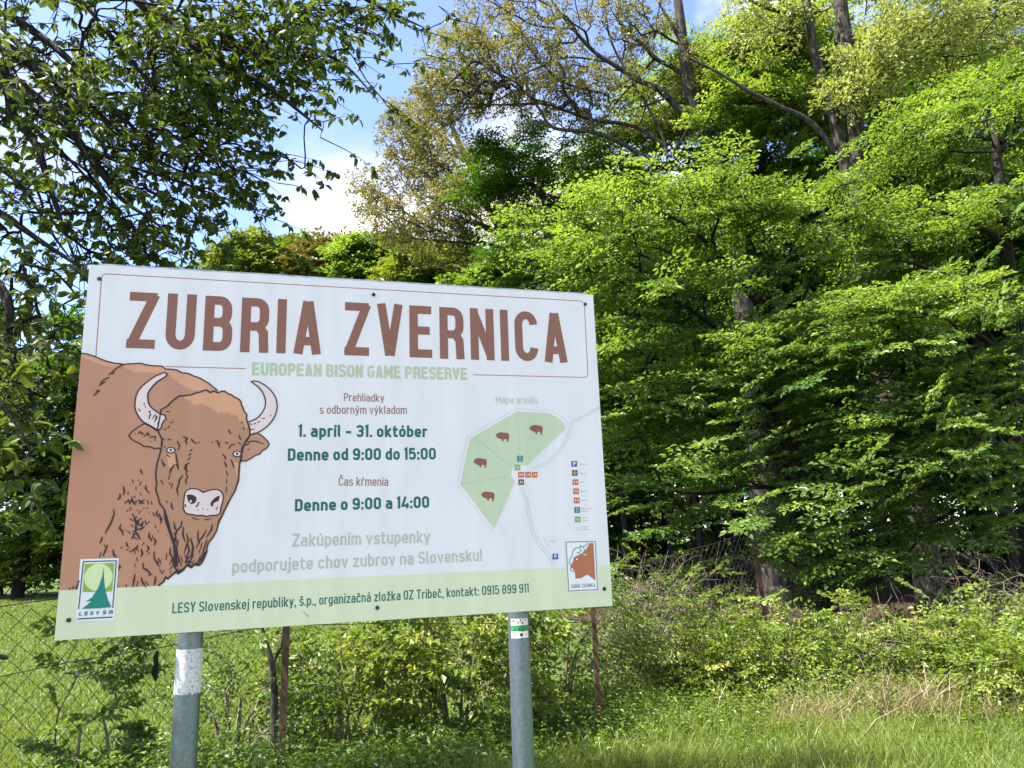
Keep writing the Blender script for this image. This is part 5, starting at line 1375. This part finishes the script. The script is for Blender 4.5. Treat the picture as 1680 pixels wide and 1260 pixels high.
fenceY = np.interp(Xm, [p[0] for p in FP], [p[1] for p in FP])
kk = Ym > fenceY + 0.1
Xm, Ym = Xm[kk], Ym[kk]; n = len(Xm)
blade_obj('meadow_grass', r, Xm, Ym, 0.03 + 0.04 * r.uniform(0, 1, n), 0.005 + 0.0012 * Ym, M_GRASS, 'short mown grass of the meadow behind the fence', 0.6, r.normal(0.35, 0.15, n))
# dead tan grass in front of the brambles
n = 14000
px_ = np.concatenate([r.normal(1400, 90, n // 2), r.normal(1600, 70, n // 4), r.normal(1290, 60, n - n // 2 - n // 4)])
Yd = r.normal(6.35, 0.28, n); Xd = np.array([P(a, 900, b)[0] for a, b in zip(px_[:], Yd)])
kk = clump_noise(Xd * 1.3, Yd * 2.1) > r.uniform(0.25, 0.95, n)
Xd, Yd = Xd[kk], Yd[kk]; n = len(Xd)
blade_obj('dead_grass', r, Xd, Yd, r.uniform(0.05, 0.40, n) * r.uniform(0.3, 1, n), r.uniform(0.003, 0.006, n), M_DRY, 'tan dead grass in front of the brambles', 0.9)

# leafy weeds along the fence and at the grass edge
def weeds(name, label, X, Y, hmax, mat, leaf, seed, per=7, ts=0.0):
    rs = np.random.default_rng(seed); n = len(X)
    h = hmax * rs.uniform(0.3, 1, n)
    T = Tubes(); P_, D_, N_, Lf, Tt = [], [], [], [], []
    z = ground_z(X, Y); lx = rs.normal(0, 0.12, n) * h; ly = rs.normal(0, 0.12, n) * h
    for j in range(per):
        t = (j + rs.uniform(0.2, 0.9, n)) / per
        p = np.stack([X + lx * t, Y + ly * t, z + h * t], 1); a = rs.uniform(0, 6.28, n)
        P_.append(p); D_.append(np.stack([np.cos(a), np.sin(a), rs.normal(0.1, 0.35, n)], 1)); N_.append(rs.normal(0, 0.4, (n, 3)) + [0, 0, 1])
        Lf.append(leaf * rs.uniform(0.6, 1.3, n) * (1.2 - 0.5 * t)); Tt.append(np.clip(rs.normal(0.45, 0.2, n) + ts, 0, 1))
    V, F = leaf_quads(np.vstack(P_), np.vstack(D_), np.vstack(N_), np.concatenate(Lf), np.concatenate(Lf) * 0.6)
    tint = np.repeat(np.concatenate(Tt), 2)
    sv, sf = blades(rs, X, Y, h, np.full(n, 0.004), 0.15)
    nv = len(V)
    quads = sf[0] + nv; tr2 = sf[1] + nv
    o = mesh_obj(name, np.vstack([V, sv]), [F, quads, tr2], mat, None, tint=np.concatenate([tint, np.full(2 * n, 0.3)]), kind='stuff')
    tag(o, label)
n = 4000
s_ = np.where(r.uniform(0, 1, n) < 0.72, r.uniform(0.0, cum[2], n), r.uniform(cum[2], cum[3] + 0.4, n))
ctr_ = np.array([at_len(min(q, cum[-1] - .01))[0] for q in s_])
X = ctr_[:, 0] + r.normal(0.05, 0.24, n); Y = ctr_[:, 1] + r.normal(0.0, 0.26, n)
weeds('fence_weeds', 'nettles and creeping weeds grown up along the foot of the fence', X, Y, np.where(s_ < cum[2] - 0.3, 0.55, 0.27), M_WEED, 0.05, 5, ts=0.05)
n = 500; X = r.uniform(-1.9, 0.2, n); Y = r.uniform(3.2, 4.9, n); kk = Y < np.interp(X, [p[0] for p in FP], [p[1] for p in FP]) + 0.2
weeds('verge_weeds', 'broad-leaved weeds in the near verge under the board', X[kk], Y[kk], 0.18, M_WEED, 0.04, 6, 5)
n = 5200; pxx = r.uniform(880, 1760, n); Y = r.normal(6.75, 0.45, n); X = (pxx - 850) / 1200 * Y * 1.02
weeds('verge_edge_weeds', 'leafy weeds where the verge meets the brambles', X, Y, 0.30, M_SHRUB, 0.04, 7, 6)
n = 5200; X = r.uniform(-1.2, 5.5, n); Y = r.uniform(4.0, 6.6, n)
weeds('verge_clover', 'small broad leaves scattered through the verge grass', X, Y, 0.13, M_SHRUB, 0.026, 8, 4)
# small white flowers in the grass
n = 90; X = np.r_[r.normal(1.15, 0.5, 60), r.uniform(-0.5, 3, 30)]; Y = np.r_[r.normal(5.9, 0.35, 60), r.uniform(4.5, 6.5, 30)]
m_fl, t_, b_, o_ = mat_new('white_petal'); b_.inputs['Base Color'].default_value = (0.75, 0.75, 0.72, 1); b_.inputs['Roughness'].default_value = 0.7
V, F = [], []
for i in range(n):
    c = np.array([X[i], Y[i], r.uniform(0.14, 0.27)]); k = len(V)
    for j in range(10):
        a = j * math.pi / 5; q = 0.011 if j % 2 == 0 else 0.006
        V.append(c + [q * math.cos(a), q * math.sin(a) * 0.8, 0.003 * (j % 2) + q * math.sin(a) * -0.5])
    V.append(c + [0, 0, 0.003]); F += [(k + j, k + (j + 1) % 10, k + 10) for j in range(10)]
o = mesh_obj('daisy_flowers', np.array(V), np.array(F), m_fl, None, kind='stuff'); tag(o, 'tiny white flowers scattered in the verge grass')
